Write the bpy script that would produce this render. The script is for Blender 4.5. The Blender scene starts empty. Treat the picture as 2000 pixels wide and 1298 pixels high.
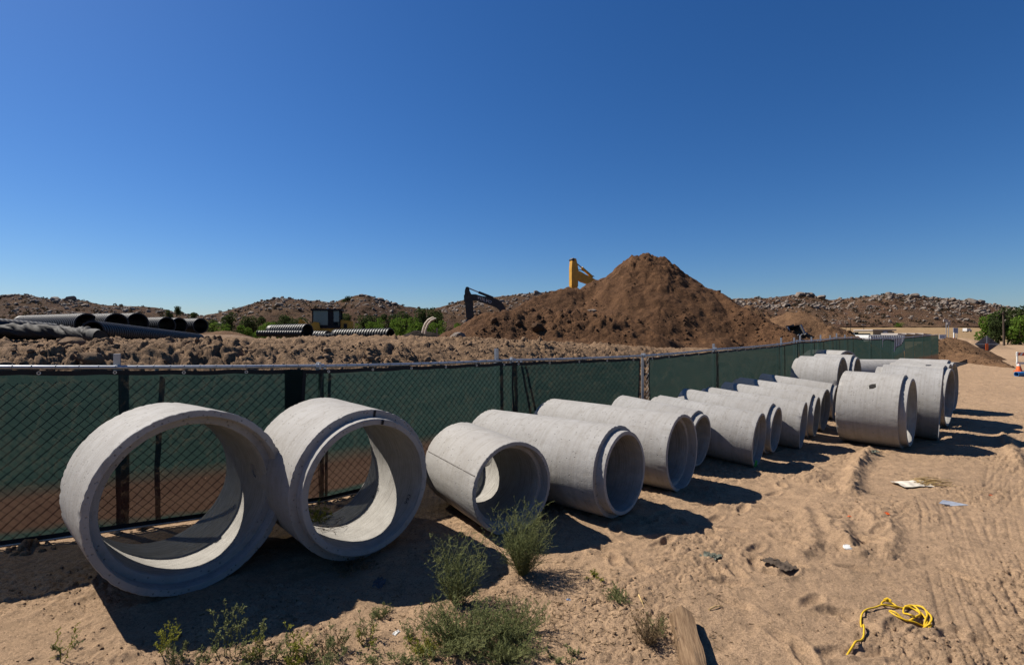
import bpy, bmesh, math, random
import numpy as np
from mathutils import Vector, Matrix, Euler
R_ = math.radians
SC = bpy.context.scene
COL = SC.collection

# ------------------------------------------------------------------ camera, sky, sun, exposure
F, HZ, H = 994.0, 648.0, 2.16           # focal length in photo pixels, horizon row, eye height
cam_d = bpy.data.cameras.new('camera'); cam = bpy.data.objects.new('camera', cam_d); COL.objects.link(cam)
cam.location = (0, 0, H); cam.rotation_euler = (R_(90), 0, 0)
cam_d.sensor_width = 36; cam_d.lens = 36*F/2000; cam_d.clip_start = .05; cam_d.clip_end = 4000
cam_d.shift_y = -(649-HZ)/2000
SC.camera = cam
SUN_EL, SH_AZ = 47.0, -24.0              # sun height, direction the shadows fall (degrees from +x)
w = bpy.data.worlds.new('World'); SC.world = w; w.use_nodes = True
nt = w.node_tree; nt.nodes.clear()
sky = nt.nodes.new('ShaderNodeTexSky'); sky.sky_type = 'NISHITA'; sky.sun_disc = False
sky.sun_elevation = R_(SUN_EL); sky.sun_rotation = R_(-66.0)
sky.altitude = 0; sky.air_density = 1.0; sky.dust_density = 0.3; sky.ozone_density = 10
bg = nt.nodes.new('ShaderNodeBackground'); bg.inputs[1].default_value = .05
out = nt.nodes.new('ShaderNodeOutputWorld')
hs = nt.nodes.new('ShaderNodeHueSaturation'); hs.inputs['Saturation'].default_value = 1.15; hs.inputs['Hue'].default_value = .505; hs.inputs['Value'].default_value = 1.0
nt.links.new(sky.outputs[0], hs.inputs['Color']); nt.links.new(hs.outputs[0], bg.inputs[0]); nt.links.new(bg.outputs[0], out.inputs[0])
sun_d = bpy.data.lights.new('sun', 'SUN'); sun = bpy.data.objects.new('sun', sun_d); COL.objects.link(sun)
sun_d.energy = 5.0; sun_d.angle = R_(.5); sun_d.color = (1, .93, .83)
ce = math.cos(R_(SUN_EL))
sdir = Vector((math.cos(R_(SH_AZ))*ce, math.sin(R_(SH_AZ))*ce, -math.sin(R_(SUN_EL))))
sun.rotation_euler = sdir.to_track_quat('-Z', 'Y').to_euler(); sun.location = (-20, 10, 30)
SC.view_settings.view_transform = 'Standard'; SC.view_settings.look = 'None'
SC.view_settings.exposure = .86; SC.view_settings.gamma = 1

# ------------------------------------------------------------------ helpers
rng = np.random.default_rng(7); random.seed(7)
def at(px, py, Y): return Vector(((px-1000)/F*Y, Y, H-(py-HZ)/F*Y))
def gp(px, py, z=0):
    Y = (H-z)*F/(py-HZ); return ((px-1000)/F*Y, Y)
def sstep(a, b, x):
    t = np.clip((x-a)/(b-a), 0, 1); return t*t*(3-2*t)
_p = np.random.default_rng(3).permutation(512).astype(np.int64)
_g = np.random.default_rng(4).uniform(-1, 1, (512, 2)); _g /= np.linalg.norm(_g, axis=1)[:, None]
def perlin(x, y):
    xi = np.floor(x).astype(np.int64); yi = np.floor(y).astype(np.int64); xf = x-xi; yf = y-yi
    def d(ix, iy):
        h = _p[(_p[(xi+ix) & 511]+yi+iy) & 511]; g = _g[h]; return g[..., 0]*(xf-ix)+g[..., 1]*(yf-iy)
    u = xf*xf*xf*(xf*(xf*6-15)+10); v = yf*yf*yf*(yf*(yf*6-15)+10)
    a = d(0, 0); b = d(1, 0); c = d(0, 1); e = d(1, 1)
    return (a+(b-a)*u)+((c+(e-c)*u)-(a+(b-a)*u))*v
def fbm(x, y, o=4, lac=2.03, gain=.5):
    s = 0; a = 1.
    for i in range(o):
        s = s+a*perlin(x+17.3*i, y-9.1*i); x = x*lac; y = y*lac; a *= gain
    return s
def billow(x, y, o=3):
    s = 0; a = 1.
    for i in range(o):
        s = s+a*(1-np.abs(perlin(x+31.7*i, y+5.3*i))*2.2); x = x*2.1; y = y*2.1; a *= .5
    return s

def worley(x, y):                       # rounded lumps with crevices between them
    xi = np.floor(x).astype(np.int64); yi = np.floor(y).astype(np.int64); f1 = np.full(x.shape, 9.); f2 = np.full(x.shape, 9.); hh = np.zeros(x.shape)
    for dx in (-1, 0, 1):
        for dy in (-1, 0, 1):
            k = _p[(_p[(xi+dx) & 511]+yi+dy) & 511]; px_ = xi+dx+.5+.45*_g[k][..., 0]; py_ = yi+dy+.5+.45*_g[k][..., 1]
            d = np.hypot(px_-x, py_-y); m = d < f1; f2 = np.where(m, f1, np.minimum(f2, d)); hh = np.where(m, (k % 97)/97., hh); f1 = np.where(m, d, f1)
    return f1, f2, hh
def lumps(x, y):
    f1, f2, h = worley(x, y); return np.sqrt(np.clip(1-(f1/.62)**2, 0, 1))*(.35+.65*h)*np.clip((f2-f1)*5, 0, 1)
class MB:
    def __init__(s): s.v = []; s.f = []
    def add(s, v, f):
        n = len(s.v); s.v += [tuple(p) for p in v]; s.f += [tuple(i+n for i in q) for q in f]; return s
    def box(s, lo, hi, M=None):
        v = [Vector((x, y, z)) for x in (lo[0], hi[0]) for y in (lo[1], hi[1]) for z in (lo[2], hi[2])]
        if M is not None: v = [M @ p for p in v]
        return s.add(v, [(0, 1, 3, 2), (4, 6, 7, 5), (0, 4, 5, 1), (2, 3, 7, 6), (0, 2, 6, 4), (1, 5, 7, 3)])
    def tube(s, pts, r, n=8, cap=True):
        pts = [Vector(p) for p in pts]; rs = r if isinstance(r, (list, tuple)) else [r]*len(pts)
        v = []; f = []; pu = None
        for i, p in enumerate(pts):
            d = (pts[min(i+1, len(pts)-1)]-pts[max(i-1, 0)]).normalized()
            if pu is None: pu = d.orthogonal().normalized()
            u = (pu-d*pu.dot(d))
            u = u.normalized() if u.length > 1e-6 else d.orthogonal().normalized()
            pu = u; q = d.cross(u)
            for k in range(n):
                a = 2*math.pi*k/n; v.append(p+(u*math.cos(a)+q*math.sin(a))*rs[i])
        for i in range(len(pts)-1):
            for k in range(n):
                k2 = (k+1) % n; f.append((i*n+k, i*n+k2, (i+1)*n+k2, (i+1)*n+k))
        if cap: f.append(tuple(range(n-1, -1, -1))); f.append(tuple((len(pts)-1)*n+k for k in range(n)))
        return s.add(v, f)
    def prism(s, poly, y0, y1, M=None):      # poly in xz, extruded along y
        n = len(poly); v = [Vector((x, y0, z)) for x, z in poly]+[Vector((x, y1, z)) for x, z in poly]
        if M is not None: v = [M @ p for p in v]
        f = [tuple(range(n)), tuple(range(2*n-1, n-1, -1))]+[(i, i+n, (i+1) % n+n, (i+1) % n) for i in range(n)]
        return s.add(v, f)
    def lathe_y(s, prof, n=32, cz=0, closed=False):   # prof (r,y) about the y axis through z=cz
        v = []; f = []; m = len(prof)
        for k in range(n):
            a = 2*math.pi*k/n
            for r, y in prof: v.append((r*math.cos(a), y, cz+r*math.sin(a)))
        for k in range(n):
            k2 = (k+1) % n
            for i in range(m if closed else m-1):
                j = (i+1) % m; f.append((k*m+i, k*m+j, k2*m+j, k2*m+i))
        return s.add(v, f)
    def mesh(s, name, fix=True):
        me = bpy.data.meshes.new(name); me.from_pydata(s.v, [], s.f)
        if fix:
            bm = bmesh.new(); bm.from_mesh(me); bmesh.ops.recalc_face_normals(bm, faces=bm.faces); bm.to_mesh(me); bm.free()
        return me
def smooth(me, ang=40):
    me.polygons.foreach_set('use_smooth', [True]*len(me.polygons)); me.set_sharp_from_angle(angle=R_(ang))
def obj(name, me, m=None, parent=None, loc=None, rot=None, sm=None):
    if isinstance(me, MB): me = me.mesh(name)
    if m is not None and not me.materials: me.materials.append(m)
    if sm: smooth(me, sm)
    o = bpy.data.objects.new(name, me); COL.objects.link(o)
    if parent: o.parent = parent
    if loc is not None: o.location = loc
    if rot is not None: o.rotation_euler = rot
    return o
def tag(o, label=None, cat=None, group=None, kind=None):
    if label: o['label'] = label
    if cat: o['category'] = cat
    if group: o['group'] = group
    if kind: o['kind'] = kind
    return o
def thing(name, loc, rot=(0, 0, 0), label=None, cat=None, group=None):
    o = bpy.data.objects.new(name, None); COL.objects.link(o); o.location = loc; o.rotation_euler = rot
    o.empty_display_size = .2
    return tag(o, label, cat, group)
def copy_tree(o, parent=None):
    c = o.copy(); COL.objects.link(c); c.parent = parent
    for ch in o.children: copy_tree(ch, c)
    return c
def grid_mesh(name, X, Y, Z, mask=None):
    r, c = X.shape; me = bpy.data.meshes.new(name)
    co = np.stack([X, Y, Z], -1).reshape(-1, 3).astype(np.float32)
    i = np.arange((r-1)*c).reshape(r-1, c)[:, :-1].ravel()
    q = np.stack([i, i+1, i+c+1, i+c], -1)
    if mask is not None:
        mk = mask.ravel(); q = q[mk[q].any(1)]
        used = np.zeros(len(co), bool); used[q.ravel()] = True; idx = np.cumsum(used)-1; co = co[used]; q = idx[q]
    me.vertices.add(len(co)); me.vertices.foreach_set('co', co.ravel())
    me.loops.add(q.size); me.loops.foreach_set('vertex_index', q.ravel().astype(np.int32))
    me.polygons.add(len(q)); me.polygons.foreach_set('loop_start', (np.arange(len(q))*4).astype(np.int32))
    me.polygons.foreach_set('use_smooth', np.ones(len(q), bool)); me.update(calc_edges=True); return me
def tri_mesh(name, V, T):
    me = bpy.data.meshes.new(name); V = np.asarray(V, np.float32); T = np.asarray(T, np.int32); k = T.shape[1]
    me.vertices.add(len(V)); me.vertices.foreach_set('co', V.ravel())
    me.loops.add(T.size); me.loops.foreach_set('vertex_index', T.ravel())
    me.polygons.add(len(T)); me.polygons.foreach_set('loop_start', (np.arange(len(T))*k).astype(np.int32))
    me.update(calc_edges=True); return me

# ------------------------------------------------------------------ materials
class NB:
    def __init__(s, name):
        s.m = bpy.data.materials.new(name); s.m.use_nodes = True; s.t = s.m.node_tree; s.t.nodes.clear()
        s.out = s.t.nodes.new('ShaderNodeOutputMaterial'); s.tc = s.t.nodes.new('ShaderNodeTexCoord')
    def n(s, typ, **kw):
        nd = s.t.nodes.new('ShaderNode'+typ)
        for k, v in kw.items():
            if k.startswith('_'): setattr(nd, k[1:], v)
            else: s.set(nd.inputs[int(k[1:]) if k[0] == 'i' and k[1:].isdigit() else k.replace('_', ' ')], v)
        return nd
    def set(s, sock, v):
        if isinstance(v, bpy.types.NodeSocket): s.t.links.new(v, sock)
        elif isinstance(v, bpy.types.Node): s.t.links.new(v.outputs[0], sock)
        else:
            if isinstance(v, tuple) and len(v) == 3 and sock.type == 'RGBA': v = v+(1,)
            sock.default_value = v
    def coord(s, sc=(1, 1, 1), kind='Object'):
        return s.n('Mapping', Vector=s.tc.outputs[kind], Scale=sc).outputs[0]
    def noise(s, scale, detail=4, rough=.55, vec=None, dist=0):
        return s.n('TexNoise', Vector=vec if vec is not None else s.tc.outputs['Object'], Scale=scale, Detail=detail, Roughness=rough, Distortion=dist).outputs[0]
    def ramp(s, fac, stops):
        r = s.n('ValToRGB', Fac=fac); e = r.color_ramp.elements
        while len(e) < len(stops): e.new(.5)
        for el, (p, c) in zip(e, stops): el.position = p; el.color = (c, c, c, 1) if isinstance(c, (int, float)) else tuple(c)+(1,)
        return r.outputs[0]
    def mix(s, fac, a, b, typ='MIX'):
        m = s.n('Mix', _data_type='RGBA', _blend_type=typ); s.set(m.inputs[0], fac); s.set(m.inputs[6], a); s.set(m.inputs[7], b); return m.outputs[2]
    def math(s, op, a, b=0.):
        m = s.n('Math', _operation=op); s.set(m.inputs[0], a); s.set(m.inputs[1], b); return m.outputs[0]
    def bump(s, h, strength=.5, dist=.01, normal=None):
        b = s.n('Bump', Height=h, Strength=strength, Distance=dist)
        if normal: s.set(b.inputs['Normal'], normal)
        return b.outputs[0]
    def bsdf(s, col, rough=.8, normal=None, metal=0., spec=.3):
        b = s.n('BsdfPrincipled', Base_Color=col, Roughness=rough, Metallic=metal)
        b.inputs['Specular IOR Level'].default_value = spec
        if normal: s.set(b.inputs['Normal'], normal)
        s.t.links.new(b.outputs[0], s.out.inputs[0]); return s.m
def simple(name, col, rough=.6, metal=0., var=.25, scale=8., bump=.0, spec=.3):
    b = NB(name); n = b.noise(scale, 5)
    c = b.mix(b.ramp(n, [(.3, 0), (.7, 1)]), tuple(x*(1-var) for x in col), tuple(min(1, x*(1+var)) for x in col))
    nm = b.bump(b.noise(scale*4, 4), bump, .02) if bump else None
    return b.bsdf(c, rough, nm, metal, spec)
def soil(name, light, dark, s1=.35, s2=6., bs=.6, grain=60., gd=.006, pebble=True):
    b = NB(name)
    n1 = b.noise(s1, 5, .6); n2 = b.noise(s2, 6, .65); n3 = b.noise(grain, 4, .7); n4 = b.noise(grain*4, 2, .6)
    c = b.mix(b.ramp(n1, [(.35, 0), (.66, 1)]), tuple(x*.5+y*.5 for x, y in zip(light, dark)), light)
    c = b.mix(b.ramp(n2, [(.34, .85), (.58, 0)]), c, dark)
    c = b.mix(b.ramp(n3, [(.33, .85), (.52, 0)]), c, tuple(x*.62 for x in dark))
    c = b.mix(b.ramp(n4, [(.34, .7), (.5, 0)]), c, tuple(x*.5 for x in dark))
    c = b.mix(b.ramp(b.noise(grain*.36, 4, .75, None, .6), [(.36, .75), (.45, 0)]), c, tuple(x*.72 for x in dark))
    c = b.mix(b.ramp(b.noise(grain*1.7, 3, .6), [(.58, 0), (.7, .5)]), c, tuple(min(1, x*1.3) for x in light))
    if pebble:
        vo = b.n('TexVoronoi', Vector=b.tc.outputs['Object'], Scale=grain*.45)
        sp = b.ramp(vo.outputs['Distance'], [(.1, 1), (.17, 0)])
        sel = b.math('MULTIPLY', sp, b.ramp(vo.outputs['Color'], [(.70, 0), (.74, 1)]))
        c = b.mix(b.math('MULTIPLY', sel, .55), c, tuple(min(1, x*1.35+.02) for x in light))
    h = b.math('ADD', b.math('MULTIPLY', n3, .6), b.math('ADD', b.math('MULTIPLY', n4, .25), b.math('MULTIPLY', n2, 1.2)))
    return b.bsdf(c, .95, b.bump(h, bs, gd*3), 0, .1)
M = {}
M['sand'] = soil('dry_sand', (0.3917, 0.2645, 0.1637), (0.2350, 0.1591, 0.0987), bs=.95)
M['bank'] = soil('dug_bank_earth', (0.2376, 0.1548, 0.0922), (0.1188, 0.0756, 0.0461), .5, 3.5, .8, 28., .012, False)
M['heap'] = soil('moist_spoil', (0.1530, 0.0800, 0.0392), (0.0682, 0.0346, 0.0181), .25, 1.8, .9, 9., .05, False)
M['heap_tan'] = soil('tan_spoil', (0.1841, 0.1061, 0.0555), (0.0949, 0.0527, 0.0287), .3, 1.5, .9, 10., .04, False)
M['dark_heap'] = soil('dark_spoil', (0.0229, 0.0162, 0.0113), (0.0113, 0.0086, 0.0063), .3, 2., .7, 12., .03, False)
M['clod'] = soil('dry_clod', (0.2423, 0.1584, 0.0975), (0.1481, 0.0975, 0.0602), 3., 9., .6, 40., .01, False)
M['clod_heap'] = soil('moist_clod', (0.0948, 0.0521, 0.0281), (0.0445, 0.0251, 0.0147), 1., 4., .6, 20., .02, False)
def concrete():
    b = NB('cast_concrete')
    n1 = b.noise(1.6, 6, .6); n2 = b.noise(11, 6, .65); n3 = b.noise(70, 3, .6)
    ring = b.noise(3.2, 6, .7, b.coord([.25, 9, .25]))           # casting rings round the barrel
    drip = b.noise(2.6, 5, .65, b.coord([3.2, 1.0, .35]))
    info = b.n('ObjectInfo').outputs['Random']
    c = b.mix(b.ramp(n1, [(.3, 0), (.7, 1)]), (0.2244, 0.2158, 0.2046), (0.2977, 0.2917, 0.2831))
    c = b.mix(b.math('MULTIPLY', b.ramp(ring, [(.38, 1), (.52, 0)]), .36), c, (0.1742, 0.1597, 0.1399))
    c = b.mix(b.math('MULTIPLY', b.ramp(drip, [(.56, 0), (.74, 1)]), .5), c, (0.3366, 0.3307, 0.3227))
    c = b.mix(b.math('MULTIPLY', b.ramp(n2, [(.30, 1), (.47, 0)]), .5), c, (0.1518, 0.1373, 0.1175))
    pit = b.n('TexVoronoi', Vector=b.tc.outputs['Object'], Scale=26.)
    pits = b.math('MULTIPLY', b.ramp(pit.outputs['Distance'], [(.12, 1), (.24, 0)]), b.ramp(pit.outputs['Color'], [(.66, 0), (.72, 1)]))
    c = b.mix(b.math('MULTIPLY', pits, .75), c, (0.0733, 0.0673, 0.0614))
    c = b.mix(b.math('MULTIPLY', info, .22), c, (0.2633, 0.2409, 0.2079))
    # earth wiped onto the lowest part of the barrel
    h = b.math('ADD', b.math('MULTIPLY', n2, .5), b.math('ADD', b.math('MULTIPLY', n3, .35), b.math('MULTIPLY', ring, .5)))
    h = b.math('SUBTRACT', h, b.math('MULTIPLY', pits, .6))
    return b.bsdf(c, .85, b.bump(h, .55, .012), 0, .25)
M['concrete'] = concrete()
def concrete_in():
    b = NB('form_lined_concrete')
    st = b.noise(5, 5, .7, b.coord([.3, 16, .3])); n2 = b.noise(9, 5, .6); fine = b.noise(9, 3, .6, b.coord([.6, 30, .6]))
    c = b.mix(b.ramp(n2, [(.3, 0), (.7, 1)]), (0.2409, 0.2297, 0.2105), (0.3089, 0.2977, 0.2746))
    c = b.mix(b.math('MULTIPLY', b.ramp(st, [(.38, 1), (.47, 0)]), .7), c, (0.1346, 0.1234, 0.1069))
    c = b.mix(b.math('MULTIPLY', b.ramp(fine, [(.33, 1), (.40, 0)]), .55), c, (0.0957, 0.0871, 0.0785))
    return b.bsdf(c, .85, b.bump(b.math('ADD', st, fine), .5, .012), 0, .25)
M['concrete_in'] = concrete_in()
def fabric():
    b = NB('green_windscreen')
    st = b.noise(3., 5, .6, b.coord([.5, .5, 14])); n = b.noise(1.2, 4)
    c = b.mix(st, (0.0132, 0.0253, 0.0223), (0.0271, 0.0453, 0.0400)); c = b.mix(b.math('MULTIPLY', n, .4), c, (0.0216, 0.0321, 0.0314))
    zz = b.n('SeparateXYZ', Vector=b.tc.outputs['Object']).outputs[2]
    zz = b.math('ADD', zz, b.math('MULTIPLY', b.noise(1.1, 4, .6, b.coord([.35, 1, 1.5])), .35))     # soil caked on the foot of the cloth
    dust = b.ramp(zz, [(.30, 0), (.36, 1), (.66, .95), (.86, 0)]); c = b.mix(b.math('MULTIPLY', dust, .95), c, (.105, .040, .025))
    d = b.n('BsdfDiffuse', Color=c); t = b.n('BsdfTranslucent', Color=b.mix(.35, c, (0.0273, 0.0588, 0.0515)))
    m1 = b.n('MixShader', i0=.55, i1=d, i2=t)
    tr = b.n('BsdfTransparent', Color=(.95, 1, .98))
    m2 = b.n('MixShader', i0=b.math('ADD', .045, b.math('MULTIPLY', st, .05)), i1=m1, i2=tr)
    b.t.links.new(m2.outputs[0], b.out.inputs[0]); return b.m
M['fabric'] = fabric()
M['hem'] = simple('black_webbing', (0.0043, 0.0050, 0.0065), .7)
M['galv'] = simple('galvanised_steel', (0.3312, 0.3456, 0.3672), .42, .75, .15, 20)
M['wire'] = simple('weathered_wire', (0.1152, 0.1224, 0.1296), .5, .6, .2, 30)
M['brass'] = simple('pale_grommet', (0.4464, 0.4320, 0.4032), .4, .5)
M['orange'] = simple('orange_plastic', (0.5400, 0.0936, 0.0180), .5)
M['hdpe'] = simple('black_polyethylene', (0.0096, 0.0096, 0.0102), .55, 0, .3, 6, spec=.35)
M['hdpe_in'] = simple('black_polyethylene_bore', (.012, .012, .013), .5)
M['geo'] = simple('black_geotextile', (0.0095, 0.0083, 0.0075), .8, 0, .3, 5, .3)
def granite():
    b = NB('weathered_granite'); n = b.noise(.5, 6, .65, b.tc.outputs['Object']); n2 = b.noise(2.5, 5, .6)
    info = b.n('ObjectInfo').outputs['Random']
    c = b.mix(b.ramp(n, [(.32, 0), (.68, 1)]), (0.1130, 0.0893, 0.0726), (0.2143, 0.1816, 0.1548))
    c = b.mix(b.math('MULTIPLY', info, .35), c, (0.1518, 0.1214, 0.0964)); c = b.mix(b.ramp(n2, [(.3, .5), (.5, 0)]), c, (0.0762, 0.0631, 0.0530))
    return b.bsdf(c, .9, b.bump(n2, .6, .15), 0, .2)
M['granite'] = granite()
def hillmat(name='dry_chaparral', k=1.):
    b = NB(name); n = b.noise(.03, 5, .6); n2 = b.noise(.22, 6, .7); n3 = b.noise(.9, 5, .7)
    c = b.mix(b.ramp(n, [(.38, 0), (.62, 1)]), tuple(k*v for v in (0.0412, 0.0223, 0.0143)), tuple(k*v for v in (0.0659, 0.0399, 0.0235)))
    c = b.mix(b.ramp(n2, [(.36, .9), (.52, 0)]), c, tuple(k*v for v in (0.0197, 0.0143, 0.0101))); c = b.mix(b.ramp(n3, [(.54, 0), (.7, .8)]), c, tuple(k*v for v in (0.0966, 0.0680, 0.0445)))
    return b.bsdf(c, 1, b.bump(b.math('ADD', n2, n3), 1., 1.2), 0, .05)
M['hill'] = hillmat('dry_chaparral', 1.18); M['hill_dry'] = hillmat('dry_grass_hill', 1.75)
M['field'] = soil('dry_grass_field', (0.2856, 0.1972, 0.1054), (0.1972, 0.1292, 0.0680), .02, .25, .4, 2., .05, False)
def leafmat(name, a, c_, tr=.35):
    b = NB(name); n = b.noise(2.2, 3); c = b.mix(b.ramp(n, [(.3, 0), (.7, 1)]), a, c_)
    d = b.n('BsdfDiffuse', Color=c); t = b.n('BsdfTranslucent', Color=c); m1 = b.n('MixShader', i0=tr, i1=d, i2=t)
    b.t.links.new(m1.outputs[0], b.out.inputs[0]); return b.m
M['leaf_dark'] = leafmat('dark_tree_leaf', (0.0273, 0.0408, 0.0155), (0.0602, 0.0778, 0.0292))
M['leaf_bright'] = leafmat('bright_tree_leaf', (0.0518, 0.0950, 0.0156), (0.1123, 0.1728, 0.0302))
M['leaf_brown'] = leafmat('dry_shrub_leaf', (0.0324, 0.0252, 0.0173), (0.0576, 0.0446, 0.0288))
M['weed'] = leafmat('weed_leaf', (0.1170, 0.1350, 0.0540), (0.2070, 0.2160, 0.0945), .3)
M['weed_yellow'] = leafmat('yellow_weed_leaf', (0.1591, 0.1685, 0.0281), (0.2808, 0.2714, 0.0562), .3)
M['weed_dry'] = leafmat('dry_weed_stalk', (0.1152, 0.0792, 0.0432), (0.2016, 0.1440, 0.0828), .2)
M['bark'] = simple('bark', (0.0540, 0.0396, 0.0288), .95, 0, .35, 12, .4)
M['wood'] = None
def woodmat():
    b = NB('weathered_timber'); g = b.noise(6, 6, .65, b.coord([14, .8, 14])); n = b.noise(3, 4)
    c = b.mix(b.ramp(g, [(.32, 0), (.66, 1)]), (0.0950, 0.0558, 0.0294), (0.1987, 0.1317, 0.0759)); c = b.mix(b.ramp(n, [(.3, .4), (.5, 0)]), c, (0.0734, 0.0446, 0.0245))
    return b.bsdf(c, .85, b.bump(g, .8, .01), 0, .2)
M['wood'] = woodmat()
M['yellow'] = simple('machine_yellow', (0.4464, 0.2376, 0.0252), .45, 0, .2, 3)
M['charcoal'] = simple('machine_charcoal', (0.0216, 0.0216, 0.0230), .5, 0, .3, 3)
M['steel'] = simple('worn_steel', (0.3024, 0.2952, 0.2880), .35, .8, .2, 10)
M['rubber'] = simple('rubber', (0.0144, 0.0144, 0.0144), .85)
def glassmat():
    b = NB('tinted_cab_glass'); n = b.noise(1.5, 3)
    return b.bsdf(b.mix(n, (.03, .055, .062), (.10, .155, .17)), .12, None, 0, .6)
M['glass'] = glassmat()
M['white'] = simple('white_paint', (0.5184, 0.5184, 0.5040), .5, 0, .1, 4)
M['tanwall'] = simple('tan_block_wall', (0.2376, 0.1944, 0.1296), .9, 0, .15, 3)
M['roof'] = simple('pale_roof', (0.3024, 0.2736, 0.2520), .8)
M['blue'] = simple('blue_plastic', (0.0216, 0.1224, 0.3024), .4, 0, .15, 6)
M['bluepaint'] = simple('blue_grey_panel', (0.1584, 0.2016, 0.3024), .6)
M['rope'] = simple('yellow_rope', (0.4896, 0.3096, 0.0108), .6, 0, .2, 60)
M['paper'] = simple('pale_paper', (0.4464, 0.4032, 0.3384), .9, 0, .2, 9)
M['straw'] = simple('straw', (0.3960, 0.2736, 0.1152), .8, 0, .25, 12)
M['rag'] = simple('grey_green_rag', (0.0864, 0.0936, 0.0720), .95, 0, .4, 14)
M['char'] = simple('black_paint', (0.0086, 0.0086, 0.0101), .7)
M['signback'] = simple('sign_cloth_back', (0.0936, 0.0864, 0.0900), .8, 0, .35, 6)
M['ink'] = simple('marker_ink', (0.0324, 0.0324, 0.0432), .8)

# ------------------------------------------------------------------ the lie of the land
FA = np.array([-2.41, 6.36]); FE = np.array([1, .93])/math.hypot(1, .93); FN = np.array([-FE[1], FE[0]])
FL = np.array([-6.0, 4.56]); FE0 = (FA-FL)/np.linalg.norm(FA-FL); FN0 = np.array([-FE0[1], FE0[0]])
def fence_st(x, y):
    s1 = (x-FA[0])*FN[0]+(y-FA[1])*FN[1]; s0 = (x-FA[0])*FN0[0]+(y-FA[1])*FN0[1]
    return np.minimum(s0, s1), (x-FA[0])*FE[0]+(y-FA[1])*FE[1]
def base_z(x, y):
    x = np.asarray(x, float); y = np.asarray(y, float); s, t = fence_st(x, y)
    z = -.0056*(np.clip(y, 5, 20)-5)
    q = (x-2.99)*-.669+(y-8.0)*.743; al = (x-2.99)*.743+(y-8.0)*.669
    z = z+.092*np.clip(q+.45, 0, 2.2)*sstep(-1.2, .6, al)*(1-sstep(7., 9.5, al))*(1-sstep(20, 30, y))
    pxs = 1000+F*x/np.maximum(y, .5)
    hp = np.interp(pxs, [-2000, 450, 600, 700, 850, 1000, 1100, 1258, 1400, 1520, 1640, 1750], [2.02, 2.01, 1.965, 1.915, 1.86, 1.73, 1.65, 1.5, 1.3, 1.0, .4, 0])
    far = 1-sstep(60, 105, y)
    prof = np.interp(s, [0, .3, 1.1, 2.2, 3.0, 4.2, 7, 12], [0, 0, .38, .82, .985, 1.0, .97, .955])
    prof = np.where(s > 0, prof, 0)
    z = z+hp*prof*far-sstep(450, 560, pxs)*(1-sstep(790, 850, pxs))*sstep(6, 10, s)*np.interp(y, [20, 31, 36, 39], [0, .3, .45, 1.0])*far
    z = z-.75*np.exp(-(((x-41)/7.)**2+((y-57)/9.)**2))        # dip where the steel container stands
    return z
tracks = [[(1822, 975), (1835, 1000), (1845, 1070), (1870, 1150), (1900, 1230), (1925, 1300), (1960, 1420)],
          [(1868, 985), (1885, 1030), (1912, 1100), (1955, 1185), (2010, 1270), (2100, 1400)],
          [(1990, 820), (1962, 880), (1955, 960), (1972, 1050), (2005, 1135), (2060, 1220)],
          [(1905, 1010), (1925, 985), (1965, 945), (1995, 900)]]
ridges = [([(1700, 880), (1672, 915), (1660, 960)], .11, .10), ([(1610, 1010), (1640, 1050), (1680, 1082)], .10, .05),
          ([(1725, 1000), (1745, 1050), (1735, 1085)], .09, .04), ([(1560, 905), (1600, 925), (1580, 935)], .16, .06),
          ([(1960, 850), (1975, 875), (1990, 905)], .10, .08), ([(1650, 1020), (1655, 1060)], .07, .04), ([(1690, 1000), (1710, 1035)], .08, .04),
          ([(1570, 995), (1590, 1060), (1560, 1085)], .08, .04)]
def seg_dist(x, y, pts):
    best = np.full(x.shape, 1e9); side = np.zeros(x.shape); al = np.zeros(x.shape); acc = 0
    for (a, b) in zip(pts[:-1], pts[1:]):
        a = np.array(a); b = np.array(b); d = b-a; L = np.hypot(*d); d = d/L
        tt = np.clip((x-a[0])*d[0]+(y-a[1])*d[1], 0, L); dx = x-a[0]-tt*d[0]; dy = y-a[1]-tt*d[1]; r = np.hypot(dx, dy)
        m = r < best; best = np.where(m, r, best); side = np.where(m, np.sign(dx*-d[1]+dy*d[0])*r, side); al = np.where(m, acc+tt, al); acc += L
    return best, side, al
feet = [(rng.uniform(1180, 1760), rng.uniform(935, 1120), rng.uniform(0, 3.14)) for _ in range(48)]+[(rng.uniform(1400, 1960), rng.uniform(1100, 1290), rng.uniform(0, 3.14)) for _ in range(14)]
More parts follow.
